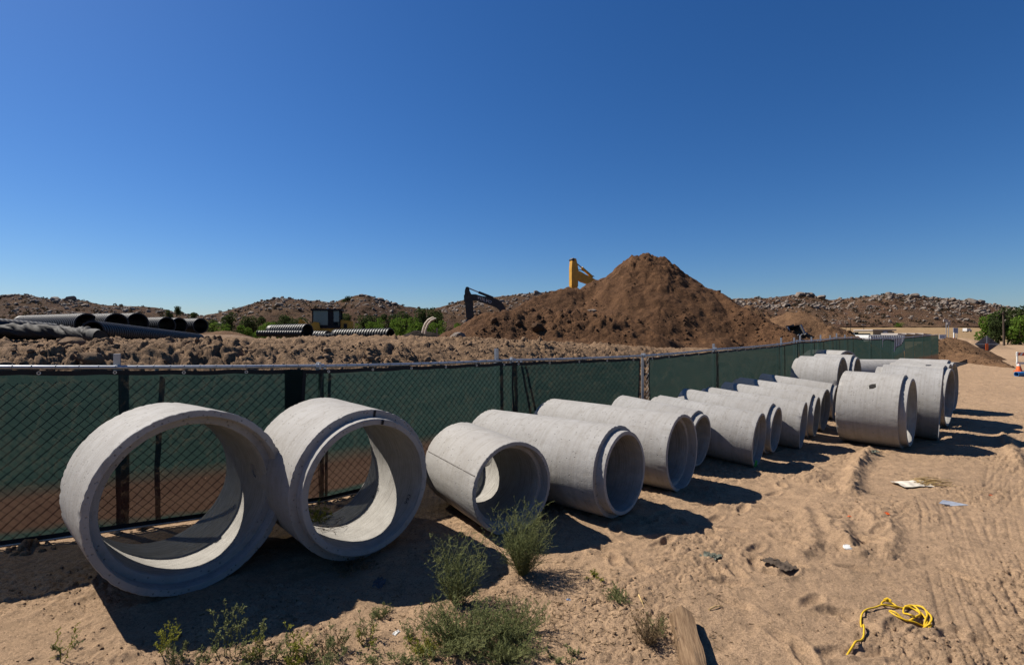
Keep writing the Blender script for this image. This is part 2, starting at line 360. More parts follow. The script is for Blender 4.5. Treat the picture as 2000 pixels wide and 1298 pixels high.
def ground_z(x, y):
    s, t = fence_st(x, y); z = base_z(x, y)
    front = 1-sstep(-.15, .35, s); near = 1-sstep(30, 60, y)
    z = z+front*near*(.035*fbm(x*.55, y*.55, 3)+.020*fbm(x*2.1, y*2.1, 3)+.010*fbm(x*7, y*7, 3)+.0045*fbm(x*24, y*24, 3))
    patch = sstep(-.3, .25, fbm(x*.8+40, y*.8, 2))
    m = (front*near > .01) & (y < 14)
    a_, b_ = x[m], y[m]; z[m] += (front*near)[m]*((.022*lumps(a_*9, b_*9)+.014*lumps(a_*19+5, b_*19))*patch[m]**1.5+.006*lumps(a_*34, b_*34+3)*(.25+.75*patch[m]))
    bk = sstep(.25, .9, s)*(1-sstep(22, 40, y))                  # rough clods on the bank
    wx = x+.25*fbm(x*1.3, y*1.3+3, 2); wy = y+.25*fbm(x*1.3+8, y*1.3, 2)
    z = z+bk*(.09*fbm(wx*.9, wy*.9, 4)+.028*fbm(wx*7, wy*7, 3))
    m = bk > .01
    if m.any():
        a_, b_ = wx[m], wy[m]; pt = sstep(-.25, .25, fbm(a_*.7+9, b_*.7, 2))
        z[m] += bk[m]*(.13*lumps(a_*3.2, b_*3.2)*pt+.075*lumps(a_*6.5+4, b_*6.5)*(.4+.6*pt)+.038*lumps(a_*14, b_*14+7)+.016*lumps(a_*28, b_*28)-.085)
    for (s0, wd, ph, ta, tb) in ((2.35, .30, 0., -3.9, .8), (1.62, .28, .4, -5.6, -1.2), (3.1, .25, .2, -4.5, 1.9)):   # crawler tread prints
        wv = np.sin((t+ph+.12*s)*2*np.pi/.34); band = np.exp(-((s-s0-.05*np.sin(t))/wd)**4)*sstep(ta-.6, ta, t)*(1-sstep(tb, tb+.8, t))
        z = z+band*(.055*np.tanh(3.2*(wv-.25))-.02)*sstep(-.35, .2, fbm(x*1.1+3, y*1.1, 2))
    yw = y > 20
    z = z+np.where(yw, .0, 0)
    for p in tracks:
        d, sd, al = seg_dist(x, y, [gp(*q) for q in p]); wd = .17
        e = np.exp(-(d/wd)**6); gr_ = np.clip(np.cos(sd*2*np.pi/.092)*2.2-1.1, 0, 1); dots = .35+.65*(np.sin(al*2*np.pi/.075+3*sd/.17) > -.2)
        fd = .15+.85*sstep(-.35, .3, fbm(x*1.1+7, y*1.1, 3)); z = z+fd*(e*(-.004-.009*gr_*dots)+.003*np.exp(-((d-wd-.04)/.04)**2)-.008*np.exp(-((d-wd)/.016)**2))
    for p, wd, hh in ridges:
        d, sd, al = seg_dist(x, y, [gp(*q) for q in p]); z = z+hh*np.exp(-(d/wd)**2)*(1+.6*fbm(x*9, y*9, 2))
    for px, py, a in feet:
        fx, fy = gp(px, py); dx = x-fx; dy = y-fy; u = dx*math.cos(a)+dy*math.sin(a); v = -dx*math.sin(a)+dy*math.cos(a)
        r = np.sqrt((u/.14)**2+(v/.055)**2); m = r < 3
        z = z+np.where(m, -.026*np.exp(-r**4)+.012*np.exp(-((r-1.35)/.35)**2), 0)
    return z
def gz(x, y): return float(ground_z(np.array([float(x)]), np.array([float(y)]))[0])
ys = [.6]
while ys[-1] < 3.0: ys.append(ys[-1]*1.03)
while ys[-1] < 14: ys.append(ys[-1]*1.0034)
while ys[-1] < 26: ys.append(ys[-1]*1.007)
while ys[-1] < 1400: ys.append(ys[-1]*1.035)
ys = np.array(ys)
tx = np.concatenate([np.linspace(-3.5, -1.2, 40)[:-1], np.linspace(-1.2, 0, 360)[:-1], np.linspace(0, 1.2, 520), np.linspace(1.2, 3.5, 40)[1:]])
TX, YY = np.meshgrid(tx, ys); XX = TX*YY
gm = grid_mesh('ground', XX, YY, ground_z(XX, YY)); gm.materials.append(M['sand']); gm.materials.append(M['bank'])
_c = np.empty(len(gm.polygons)*3, np.float32); gm.polygons.foreach_get('center', _c); _c = _c.reshape(-1, 3)
_s, _t = fence_st(_c[:, 0], _c[:, 1]); gm.polygons.foreach_set('material_index', ((_s > .25+.15*fbm(_c[:, 0]*2, _c[:, 1]*2, 2)) & (_c[:, 1] < 75)).astype(np.int32))
tag(obj('ground', gm), kind='structure')
og = MB().add([(-3000, -3000, -1.6), (3000, -3000, -1.6), (3000, 3000, -1.6), (-3000, 3000, -1.6)], [(0, 1, 2, 3)])
tag(obj('outer_ground', og, M['field']), kind='structure')

# ------------------------------------------------------------------ hills and field
def hill(name, ridge, dr, db, zb_, seed, n=220, m=60, back=1.35, mt='hill'):
    px = np.linspace(ridge[0][0], ridge[-1][0], n); py = np.interp(px, *zip(*ridge))
    py = py-1.2*fbm(px*.03+seed, px*0+seed, 4)
    zr = H-(py-HZ)/F*dr
    f = np.concatenate([np.linspace(db/dr, 1, m-14), np.linspace(1, back, 15)[1:]])
    PX, FR = np.meshgrid(px, f); D = FR*dr; X = (PX-1000)/F*D; Y = D
    t = np.clip((FR-db/dr)/(1-db/dr), 0, 1); ZR = np.broadcast_to(zr, PX.shape)
    sh = np.where(FR <= 1, t**1.25, 1-sstep(1., back, FR)*1.05)
    env = sstep(ridge[0][0], ridge[0][0]+60, PX)*(1-sstep(ridge[-1][0]-60, ridge[-1][0], PX))
    Z = zb_+(ZR-zb_)*sh+np.sin(np.clip(t, 0, 1)*np.pi)*env*(6.*fbm(X*.012+seed, Y*.012, 3)+1.6*fbm(X*.06, Y*.06+seed, 3))+.5*fbm(X*.25, Y*.25, 2)*env
    me = grid_mesh(name, X, Y, Z); me.materials.append(M[mt]); tag(obj(name, me), kind='structure')
    return dict(X=X, Y=Y, Z=Z, PX=PX, t=t, FR=FR, Dr=dr)
HILLS = [
 hill('hill', [(-900, 600), (-300, 588), (0, 578), (40, 575), (100, 584), (160, 587), (200, 595), (300, 600), (360, 612), (430, 622), (560, 648)], 430, 240, -1.0, 1.3, 240),
 hill('hill', [(310, 650), (390, 618), (420, 612), (450, 605), (500, 590), (550, 581), (600, 587), (650, 590), (690, 578), (712, 575), (740, 583), (790, 598), (840, 604), (910, 618), (1010, 648)], 330, 190, -1.0, 5.1, 240),
 hill('hill', [(760, 650), (815, 612), (860, 599), (900, 587), (960, 580), (1030, 573), (1080, 570), (1200, 574), (1350, 578), (1420, 590), (1520, 640)], 390, 230, -1.0, 9.7, 200),
 hill('hill', [(1290, 640), (1380, 592), (1430, 584), (1500, 582), (1550, 575), (1580, 574), (1620, 586), (1680, 581), (1740, 573), (1800, 578), (1880, 586), (1950, 597), (2000, 604), (2100, 612), (2400, 600), (2900, 610)], 330, 225, 4.4, 14.2, 260, mt='hill_dry')]
px = np.linspace(1350, 2950, 80); dd = np.linspace(85, 262, 40); PXg, DD = np.meshgrid(px, dd)
FX = (PXg-1000)/F*DD; FZ = np.interp(DD, [85, 130, 230, 262], [-.35, .5, 4.7, 6.5])*sstep(1350, 1500, PXg)-.4+.25*fbm(FX*.05, DD*.05, 3)
fm = grid_mesh('field', FX, DD, FZ); fm.materials.append(M['field']); tag(obj('field', fm), kind='structure')

# granite boulders on the hills
def boulder_mesh(name, seed, sub=2):
    bm = bmesh.new(); bmesh.ops.create_icosphere(bm, subdivisions=max(1, sub), radius=1) if sub else bmesh.ops.create_cube(bm, size=1.5); r = random.Random(seed)
    dirs = [Vector((r.gauss(0, 1), r.gauss(0, 1), r.gauss(0, .8))).normalized() for _ in range(11)]; cut = [r.uniform(.55, .9) for _ in dirs]
    off = [Vector((r.uniform(0, 50), r.uniform(0, 50), 0)) for _ in range(2)]
    for v in bm.verts:
        d = v.co.normalized(); k = 1.
        for a, c in zip(dirs, cut):
            q = d.dot(a)
            if q > .05: k = min(k, c/q)
        n = float(fbm(np.array([d.x*1.6+off[0].x+d.z]), np.array([d.y*1.6+off[0].y-d.z]), 3)[0])
        v.co = d*(k*(1+.22*n)); v.co.z *= .72
    me = bpy.data.meshes.new(name); bm.to_mesh(me); bm.free(); me.materials.append(M['granite'])
    smooth(me, 28); return me
BM = [boulder_mesh('boulder', i, 2) for i in range(8)]; BL = [boulder_mesh('boulder_low', 20+i, 1) for i in range(5)]; BC = [boulder_mesh('crumb', 40+i, 0) for i in range(5)]
blab = ['pale granite boulder on the low purple-brown hillside behind the black pipes', 'pale granite boulder on the twin-peaked hillside behind the wheel loader',
        'pale granite boulder on the hillside behind the dark excavator boom', 'pale granite boulder on the dry hillside behind the tan building']
bgrp = ['boulders on the hill behind the black pipes', 'boulders on the hill behind the loader', 'boulders on the hill behind the dark excavator', 'boulders on the hill behind the tan building']
SV, SF = [], []; nb = 0
for hi, (hh, cnt, big, rg) in enumerate(zip(HILLS, (1100, 1000, 800, 2300), (55, 75, 35, 125), ((-60, 420), (390, 880), (850, 1100), (1420, 2040)))):
    fl = np.flatnonzero(((hh['PX'] > rg[0]) & (hh['PX'] < rg[1]) & (hh['FR'] <= 1.0) & (hh['t'] > .12)).ravel())
    dens = sstep(-.25, .35, fbm(hh['X'].ravel()[fl]*.018+hi, hh['Y'].ravel()[fl]*.018, 3))*(.35+.65*hh['t'].ravel()[fl])+.05
    pick = rng.choice(fl, cnt+big, p=dens/dens.sum())
    for k, i in enumerate(pick):
        x, y, z = hh['X'].ravel()[i]+rng.normal(0, .8), hh['Y'].ravel()[i]+rng.normal(0, 1.2), hh['Z'].ravel()[i]
        rot = Euler((rng.normal(0, .25), rng.normal(0, .25), rng.uniform(0, 6.3)))
        if k < big:
            r = min(3.4, rng.lognormal(math.log(1.35), .38))*y/330
            o = obj('boulder', BM[k % 8], loc=(x, y, z+.12*r), rot=rot); o.scale = (r*rng.uniform(.9, 1.5), r*rng.uniform(.8, 1.2), r*rng.uniform(.8, 1.15))
            tag(o, blab[hi], 'boulder', bgrp[hi])
        else:
            r = min(1.6, rng.lognormal(math.log(.62), .5))*y/330; me = BL[k % 5]
            sc = Matrix.Diagonal((r*rng.uniform(.9, 1.6), r, r*rng.uniform(.7, 1.1), 1)); T = Matrix.Translation((x, y, z+.1*r)) @ rot.to_matrix().to_4x4() @ sc
            SV.append(np.array([T @ v.co for v in me.vertices])); SF.append(np.array([p.vertices[:] for p in me.polygons])+nb); nb += len(me.vertices)
sm_ = tri_mesh('small_boulders', np.concatenate(SV), np.concatenate(SF)); sm_.materials.append(M['granite'])
tag(obj('small_boulders', sm_), 'countless small pale rocks strewn over the hillsides', 'rocks', kind='stuff')
# prominent skyline outcrops
for (hi, px, py, r) in ((1, 706, 578, 3.2), (1, 742, 588, 4.2), (1, 770, 594, 3.6), (1, 548, 585, 2.6), (3, 1572, 581, 4.4), (3, 1583, 586, 3.6), (3, 1562, 588, 4.6), (3, 1604, 590, 4.8), (3, 1735, 577, 4.0), (3, 1786, 583, 4.6), (3, 1897, 588, 5.2), (3, 1912, 597, 4.4), (3, 1758, 580, 3.4), (3, 1708, 588, 3.6), (0, 52, 577, 3.), (2, 1015, 577, 3.4), (2, 958, 586, 3.2), (0, 62, 582, 3.4)):
    hh = HILLS[hi]; p = at(px, py, hh['Dr']*.985); r *= .62
    k = np.argmin((hh['X']-p.x)**2+(hh['Y']-p.y)**2); p.z = hh['Z'].ravel()[k]+.2*r
    o = obj('boulder', BM[int(px) % 8], loc=p, rot=(0, .15, px)); o.scale = (r*1.25, r, r)
    tag(o, ('large rounded outcrop boulder on the crest of ' + ('the low purple-brown hill', 'the twin-peaked hill behind the loader', 'the hill behind the dark excavator', 'the dry hill behind the tan building')[hi]), 'boulder', 'outcrops on hill crest '+'abcd'[hi])
# hillside shrubs: one dark scatter nobody could count
def leaf_cloud(c, rad, n, size, seed, flat=.75):
    r = np.random.default_rng(seed); d = r.normal(size=(n, 3)); d /= np.linalg.norm(d, axis=1)[:, None]
    p = np.array(c)+d*(r.uniform(.45, 1.05, (n, 1))**.6)*np.array([rad, rad, rad*flat])
    a = r.normal(size=(n, 3)); a /= np.linalg.norm(a, axis=1)[:, None]; b = np.cross(a, r.normal(size=(n, 3))); b /= np.linalg.norm(b, axis=1)[:, None]
    s = size*r.uniform(.6, 1.4, (n, 1)); V = np.stack([p-a*s, p+b*s*.55, p+a*s, p-b*s*.55], 1).reshape(-1, 3)
    return V, np.arange(n*4).reshape(n, 4)
SV, SF = [], []; nb = 0
for hi, (hh, cnt) in enumerate(zip(HILLS, (520, 420, 260, 420))):
    fl = np.flatnonzero(((hh['FR'] <= 1.0) & (hh['t'] > .03) & (hh['PX'] > -60) & (hh['PX'] < 2080)).ravel())
    for i in rng.choice(fl, cnt):
        r = rng.uniform(.5, 1.3)*hh['Dr']/330
        V, Fq = leaf_cloud((hh['X'].ravel()[i], hh['Y'].ravel()[i], hh['Z'].ravel()[i]+.35*r), r, 26, r*.42, int(i)); SV.append(V); SF.append(Fq+nb); nb += len(V)
sm_ = tri_mesh('hill_brush', np.concatenate(SV), np.concatenate(SF)); sm_.materials.append(M['leaf_brown'])
tag(obj('hill_brush', sm_), 'low dark scrub scattered over the rocky hillsides', 'scrub', kind='stuff')

# ------------------------------------------------------------------ trees
def tree_proto(name, seed, hgt, wid, leafm, n=1500, lobes=9, ls=.16):
    r = random.Random(seed); root = thing(name, (0, 0, 0)); tb = MB()
    tb.tube([(0, 0, -.3), (.05*hgt*r.uniform(-1, 1), 0, hgt*.25), (.06*hgt*r.uniform(-1, 1), 0, hgt*.5)], [.05*hgt, .035*hgt, .018*hgt], 7)
    VV, FF = [], []; nb = 0
    for k in range(lobes):
        a = r.uniform(0, 6.28); q = r.uniform(.15, .75)*wid/2; zz = hgt*r.uniform(.16, .86); rad = wid*r.uniform(.17, .3)*(1.15-.4*zz/hgt)
        c = (q*math.cos(a), q*math.sin(a), zz); tb.tube([(0, 0, hgt*.22), (c[0]*.5, c[1]*.5, zz*.7), c], [.022*hgt, .014*hgt, .005*hgt], 5)
        V, Fq = leaf_cloud(c, rad, n//lobes, ls*hgt/4, seed*50+k, .8); VV.append(V); FF.append(Fq+nb); nb += len(V)
    obj('trunk', tb, M['bark'], root, sm=60)
    me = tri_mesh('crown', np.concatenate(VV), np.concatenate(FF)); me.materials.append(leafm); obj('crown', me, None, root)
    return root
protos = {k: [tree_proto('tree', 10*i+j, 4., 4.2, M[k], 1800, 10+2*j) for j in range(3)] for i, k in enumerate(('leaf_dark', 'leaf_bright'))}
shrubp = [tree_proto('shrub', 77+j, 4., 5.4, M['leaf_bright'], 1500, 9) for j in range(2)]
used = set()
def plant(pr, x, y, z, sc, label, cat, group):
    if id(pr) in used: o = copy_tree(pr)
    else: o = pr; used.add(id(pr))
    o.location = (x, y, z); o.scale = (sc*rng.uniform(.9, 1.15), sc*rng.uniform(.9, 1.15), sc); o.rotation_euler[2] = rng.uniform(0, 6.28)
    return tag(o, label, cat, group)
# (px, top row, width px, distance, kind)
TL = [(412, 624, 30, 150, 0), (448, 612, 40, 145, 0), (497, 617, 44, 140, 0), (470, 628, 30, 138, 0), (430, 632, 40, 120, 1), (520, 630, 42, 124, 1), (545, 627, 40, 145, 0), (575, 624, 36, 150, 0),
      (540, 636, 30, 118, 1), (680, 612, 46, 150, 0), (712, 618, 40, 150, 0), (735, 616, 40, 155, 0), (672, 630, 40, 125, 0), (725, 630, 36, 122, 1), (752, 624, 34, 122, 1), (775, 622, 44, 120, 1), (790, 610, 46, 150, 0),
      (805, 622, 48, 116, 1), (825, 602, 50, 160, 0), (848, 604, 44, 160, 0), (870, 628, 34, 115, 1), (840, 632, 36, 112, 1), (700, 634, 30, 112, 1), (890, 632, 30, 118, 1), (650, 626, 36, 140, 0), (600, 630, 36, 135, 0), (625, 632, 30, 130, 0), (395, 622, 22, 160, 0), (760, 640, 34, 105, 1), (562, 615, 40, 158, 0), (595, 620, 42, 160, 0), (660, 618, 40, 160, 0), (505, 634, 34, 116, 1), (480, 636, 30, 114, 1), (455, 634, 34, 118, 1), (740, 634, 30, 110, 1), (815, 634, 30, 110, 1), (855, 614, 34, 155, 0), (765, 612, 40, 158, 0)]
for i, (px, py, wd, D, k) in enumerate(TL):
    top = at(px, py, D); z0 = float(base_z(top.x, D)); hh = top.z-z0
    pr = (protos['leaf_dark'][i % 3], (protos['leaf_bright'][i % 3] if i % 2 else shrubp[i % 2]))[k]
    o = plant(pr, top.x, D, z0-.05, hh/3.9, ('dark green tree in the belt of trees below the hill behind the loader', 'bright green rounded bush in front of the darker trees beyond the spoil')[k], ('tree', 'bush')[k], ('dark trees below the hill', 'bright bushes beyond the spoil')[k])
    o.scale[0] = o.scale[1] = max(.5*hh/3.9, wd/F*D/4.2)
for (px, py, D, lab) in ((345, 598, 300, 'lone feathery tree on the skyline right of the black pipe stack'), (380, 610, 300, 'small round tree on the skyline beyond the endmost black pipe'), (678, 578, 318, 'tiny tree on the shoulder of the rocky twin-peaked hill'), (330, 606, 290, 'dark squat tree on the skyline next to the feathery tree')):
    p = at(px, py, D); o = plant(protos['leaf_dark'][px % 3], p.x, D, p.z-5.6, 1.45, lab, 'tree', None); o.scale[0] *= .8
# far right clump
for (px, py, D, wd, k, lab) in ((1932, 612, 92, 40, 1, 'green bushy tree next to the palm by the wooden utility pole'), (1945, 622, 90, 34, 0, 'dark leafy tree directly under the palm crown'), (1992, 620, 88, 46, 1, 'wide green tree beyond the wooden utility pole'),
                            (2015, 612, 92, 60, 1, 'big green tree at the end of the roadside clump'), (1988, 600, 105, 50, 0, 'tall dark brown tree rising behind the wide green tree'), (2030, 596, 108, 60, 0, 'tall dark tree at the back end of the roadside clump'), (1968, 628, 92, 26, 0, 'small dim tree between the palm and the wide green tree')):
    top = at(px, py, D); z0 = -.1; hh = top.z-z0; o = plant((protos['leaf_dark'][px % 3], protos['leaf_bright'][px % 3])[k], top.x, D, z0, hh/3.9, lab, 'tree', None); o.scale[0] = o.scale[1] = wd/F*D/3.9
pm = thing('palm_tree', at(1948, 655, 91), (0, 0, 0), 'fan palm with a skirt of dead fronds beside the utility pole', 'palm tree'); pm.location.z = -.1
obj('trunk', MB().tube([(0, 0, -.2), (.05, 0, 2.4), (0, 0, 5.0)], [.22, .17, .15], 8), M['bark'], pm, sm=60)
fr = MB()
for k in range(46):
    a = k*2.4; el = R_(-70+150*(k/45)); L = 1.0
    d = Vector((math.cos(a)*math.cos(el), math.sin(a)*math.cos(el), math.sin(el))); s = d.orthogonal().normalized()
    for j in range(-4, 5):
        dd_ = (d+s*j*.14).normalized(); fr.add([Vector((0, 0, 5.0))+d*.3, Vector((0, 0, 5.0))+dd_*L+s*.05, Vector((0, 0, 4.9))+dd_*(L*1.1)], [(0, 1, 2)])
obj('fronds', fr.mesh('fronds', False), M['leaf_dark'], pm)
up = thing('utility_pole', at(1961, 661, 84), (0, R_(-1.2), 0), 'tall bare wooden utility pole among the roadside trees', 'utility pole'); up.location.z = -.1
obj('pole', MB().tube([(0, 0, -.2), (0, 0, 5.6)], [.16, .12], 8), M['bark'], up); obj('crossarm', MB().box((-.7, -.06, 5.2), (.7, .06, 5.32)), M['bark'], up)

# ------------------------------------------------------------------ spoil heaps
def heap(name, crests, slope, bounds, res, m, label, seed, amp=1., rough=None):
    xs = np.arange(bounds[0], bounds[1], res); yv = np.arange(bounds[2], bounds[3], res); X, Y = np.meshgrid(xs, yv)
    wx = X+.5*amp*fbm(X*.5+seed, Y*.5, 3); wy = Y+.5*amp*fbm(X*.5, Y*.5+seed, 3)
    Z = np.full(X.shape, -9.)
    for cr, sl in zip(crests, slope):
        P = [at(*c) for c in cr]
        for a, b in zip(P[:-1], P[1:]):
            n = max(2, int((b-a).length/.5))
            for k in range(n):
                p = a.lerp(b, k/n); Z = np.maximum(Z, p.z+.18-sl*np.sqrt((wx-p.x)**2+(wy-p.y)**2+.06))
    B = base_z(X, Y)
    above = sstep(-.3, .8, Z-B)
    pt = sstep(-.05, .3, fbm(X*.28, Y*.28+seed, 3)+.12*(1 if rough is None else 0))
    if rough is not None:
        pt = np.clip(.25*pt+sum(k*np.exp(-((X-cx)/wx_)**2-((Y-cy)/wy_)**2) for cx, cy, wx_, wy_, k in rough), 0, 1)
    gully = fbm(X*.9+seed, Y*.22, 3)
    Zd = Z+above*amp*(.15*fbm(X*.45+seed, Y*.45, 3)+.05*gully+.20*lumps(wx*1.3, wy*1.3+seed)*pt+.13*lumps(wx*2.8+3, wy*2.8)*(.12+.88*pt)+.075*lumps(X*5.5, Y*5.5)*(.25+.75*pt)+.03*fbm(X*3, Y*3, 3)-.08)
    Zd = np.maximum(Zd, B-.4)
    me = grid_mesh(name, X, Y, Zd, Zd > B-.25); me.materials.append(m)
    o = obj(name, me); tag(o, label, 'dirt heap')
    return dict(X=X, Y=Y, Z=Zd, B=B, o=o)
HP = heap('spoil_heap', [
    [(985, 606, 36), (1000, 603, 37), (1050, 577, 38), (1107, 558, 39), (1140, 562, 39.5), (1165, 543, 40), (1190, 536, 40), (1215, 517, 40), (1240, 501, 40), (1262, 496, 40), (1290, 502, 40), (1312, 520, 40), (1345, 549, 39), (1380, 561, 38), (1425, 585, 36), (1450, 597, 35), (1490, 619, 33.5), (1530, 640, 32), (1562, 655, 31)],
    [(858, 655, 31), (905, 631, 31), (950, 608, 31), (985, 608, 31), (1040, 606, 31.5), (1090, 606, 31), (1150, 612, 30.5), (1210, 625, 30), (1280, 642, 29.5)]], (.80, .72), (-7, 24, 21, 62), .085, M['heap'],
    'huge brown pile of excavated earth rising behind the green fence', 2.2, rough=[(10.6, 39, 3.0, 3.2, 1.0), (2, 29.5, 5.5, 4.5, .9), (8.5, 29, 3., 2.6, .7)])
HP2 = heap('spoil_heap', [[(1462, 596, 50), (1478, 598, 50)], [(1500, 622, 47), (1535, 611, 46), (1565, 605, 45), (1585, 610, 44.5), (1610, 632, 43), (1635, 652, 42)]], (.75, .7), (16, 38, 34, 58), .11, M['heap_tan'],
    'lighter tan earth pile with an excavator bucket resting on its front', 6.1)
HP3 = heap('spoil_heap', [[(1808, 672, 44), (1824, 663, 44), (1836, 668, 44), (1855, 658, 44), (1872, 662, 43.5), (1895, 680, 43)], [(1880, 690, 40), (1920, 698, 37), (1960, 712, 33), (1985, 722, 31)]], (.62, .5), (26, 46, 27, 50), .08, M['heap_tan'],
    'small two-humped earth pile at the end of the fence near the diamond sign', 8.4, .8)
HP4 = heap('spoil_heap', [[(395, 650, 62), (440, 647, 62), (470, 650, 62)]], (.4,), (-46, -26, 52, 72), .25, M['heap_tan'], 'long low reddish earth pile between the black pipes and the trees', 3.3, .6)
HP5 = heap('spoil_heap', [[(788, 655, 38), (815, 646, 38), (840, 650, 38), (850, 656, 38)]], (.45,), (-12, -2, 33, 43), .1, M['dark_heap'], 'low dark soil pile beside the curved pale pipe hoops', 4.3, .7)
HP6 = heap('spoil_heap', [[(1848, 662, 70), (1880, 661, 70), (1910, 666, 70)]], (.3,), (52, 72, 62, 80), .25, M['sand'], 'pale gravelly mound beyond the two-humped earth pile', 5.3, .4)
def hz(hp, x, y):
    k = np.argmin((hp['X']-x)**2+(hp['Y']-y)**2); return max(float(hp['Z'].ravel()[k]), float(base_z(x, y)))
# loose clods on heaps and bank
def clods(name, pts, m, label, cat):
    SV, SF = [], []; nb = 0
    src = BC if 'ground' in name else BL; bf = [np.array([p.vertices[:] for p in b.polygons]) for b in src]; bv = [np.array([v.co for v in b.vertices]) for b in src]
    for k, (x, y, z, r) in enumerate(pts):
        rot = np.array(Euler((rng.uniform(0, 6), rng.uniform(0, 6), rng.uniform(0, 6))).to_matrix()); V = bv[k % 5]*r*rng.uniform(.7, 1.3, 3); SV.append(V @ rot.T+np.array((x, y, z))); SF.append(bf[k % 5]+nb); nb += len(V)
    me = tri_mesh(name, np.concatenate(SV), np.concatenate(SF)); me.materials.append(m); tag(obj(name, me), label, cat, kind='stuff')
pts = []
for hp, n, r0 in ((HP, 2300, .06), (HP2, 350, .06), (HP3, 420, .05)):
    ok = np.flatnonzero((hp['Z'] > hp['B']-.05).ravel()); d = sstep(-.1, .3, fbm(hp['X'].ravel()[ok]*.35, hp['Y'].ravel()[ok]*.35, 2))+.08; d = d*(1.2-sstep(0, 5, (hp['Z']-hp['B']).ravel()[ok]))
    for i in rng.choice(ok, n, p=d/d.sum()): pts.append((hp['X'].ravel()[i], hp['Y'].ravel()[i], hp['Z'].ravel()[i], min(.3, rng.lognormal(math.log(r0), .55))))
clods('heap_clods', pts, M['clod_heap'], 'loose moist clods strewn over the earth piles', 'clods')
pts = []
tt = rng.uniform(-7.5, 10, 7000); ss = rng.uniform(.5, 5.0, 7000); xx = FA[0]+FE[0]*tt+FN[0]*ss; yy = FA[1]+FE[1]*tt+FN[1]*ss
k = (rng.random(7000) < sstep(-.2, .3, fbm(xx*.6, yy*.6, 2))+.12); xx = xx[k]; yy = yy[k]; zz = ground_z(xx, yy)
for a, b, c in zip(xx, yy, zz): pts.append((a, b, c, min(.13, rng.lognormal(math.log(.028), .55))))
clods('bank_clods', pts, M['clod'], 'crumbled clods lying on the earth bank behind the fence', 'clods')
pts = []
n = 9500; px = rng.uniform(-40, 2040, n); py = 760+540*rng.random(n)**.75; Y = H*F/(py-HZ); X = (px-1000)/F*Y; s, t = fence_st(X, Y); k = (s < -.3) & (rng.random(n) < sstep(-.15, .4, fbm(X*.8+40, Y*.8, 2))+.12)
X = X[k]; Y = Y[k]; Z = ground_z(X, Y)
for a, b, c in zip(X, Y, Z): pts.append((a, b, c, min(.028, rng.lognormal(math.log(.0068), .55))))
clods('ground_clods', pts, M['clod'], 'small stones and crumbs of earth on the sandy ground', 'stones')
for (px, py, d, r, lab) in ((895, 661, 28.5, .52, 'pale granite rock at the left foot of the huge earth pile'), (1067, 600, 34.5, .38, 'small white rock on the upper slope of the huge earth pile'), (1098, 594, 36, .5, 'grey blocky rock embedded high on the huge earth pile'), (1156, 606, 34, .3, 'little pale rock on the middle of the huge earth pile'), (1050, 640, 27.9, .42, 'brown boulder with a long shadow low on the huge earth pile'),
                       (875, 660, 28.5, .28, 'small reddish rock at the very edge of the huge earth pile')):
    x = (px-1000)/F*d; cand = [(abs((648-(hz(HP, (px-1000)/F*q, q)+.1-H)/q*F)-py), q) for q in np.arange(23, 42, .4)]; q = min(cand)[1]
    x = (px-1000)/F*q; o = obj('rock', BM[int(px) % 8], loc=(x, q, hz(HP, x, q)+.15*r), rot=(.2, .1, px)); o.scale = (r*1.2, r, r); tag(o, lab, 'rock')
    if 'brown' in lab: o.data = o.data.copy(); o.data.materials[0] = M['clod_heap']
for (px, py, s0, r, lab) in ((178, 700, 1.5, .17, 'blocky clod of earth on the bank below the black fabric roll'), (137, 672, 2.0, .2, 'broad brown lump on the bank beside the black fabric roll')):
    cand = []
    for q in np.arange(5.5, 11, .1):
        x = (px-1000)/F*q; cand.append((abs(HZ-(gz(x, q)+.05-H)/q*F-py), q))
    q = min(cand)[1]; x = (px-1000)/F*q; o = obj('earth_clod', BM[int(px) % 8], M['clod'], loc=(x, q, gz(x, q)+.05), rot=(.2, .1, px)); o.data = o.data.copy(); o.data.materials.clear(); o.data.materials.append(M['clod']); o.scale = (r*1.1, r, r); tag(o, lab, 'clod')

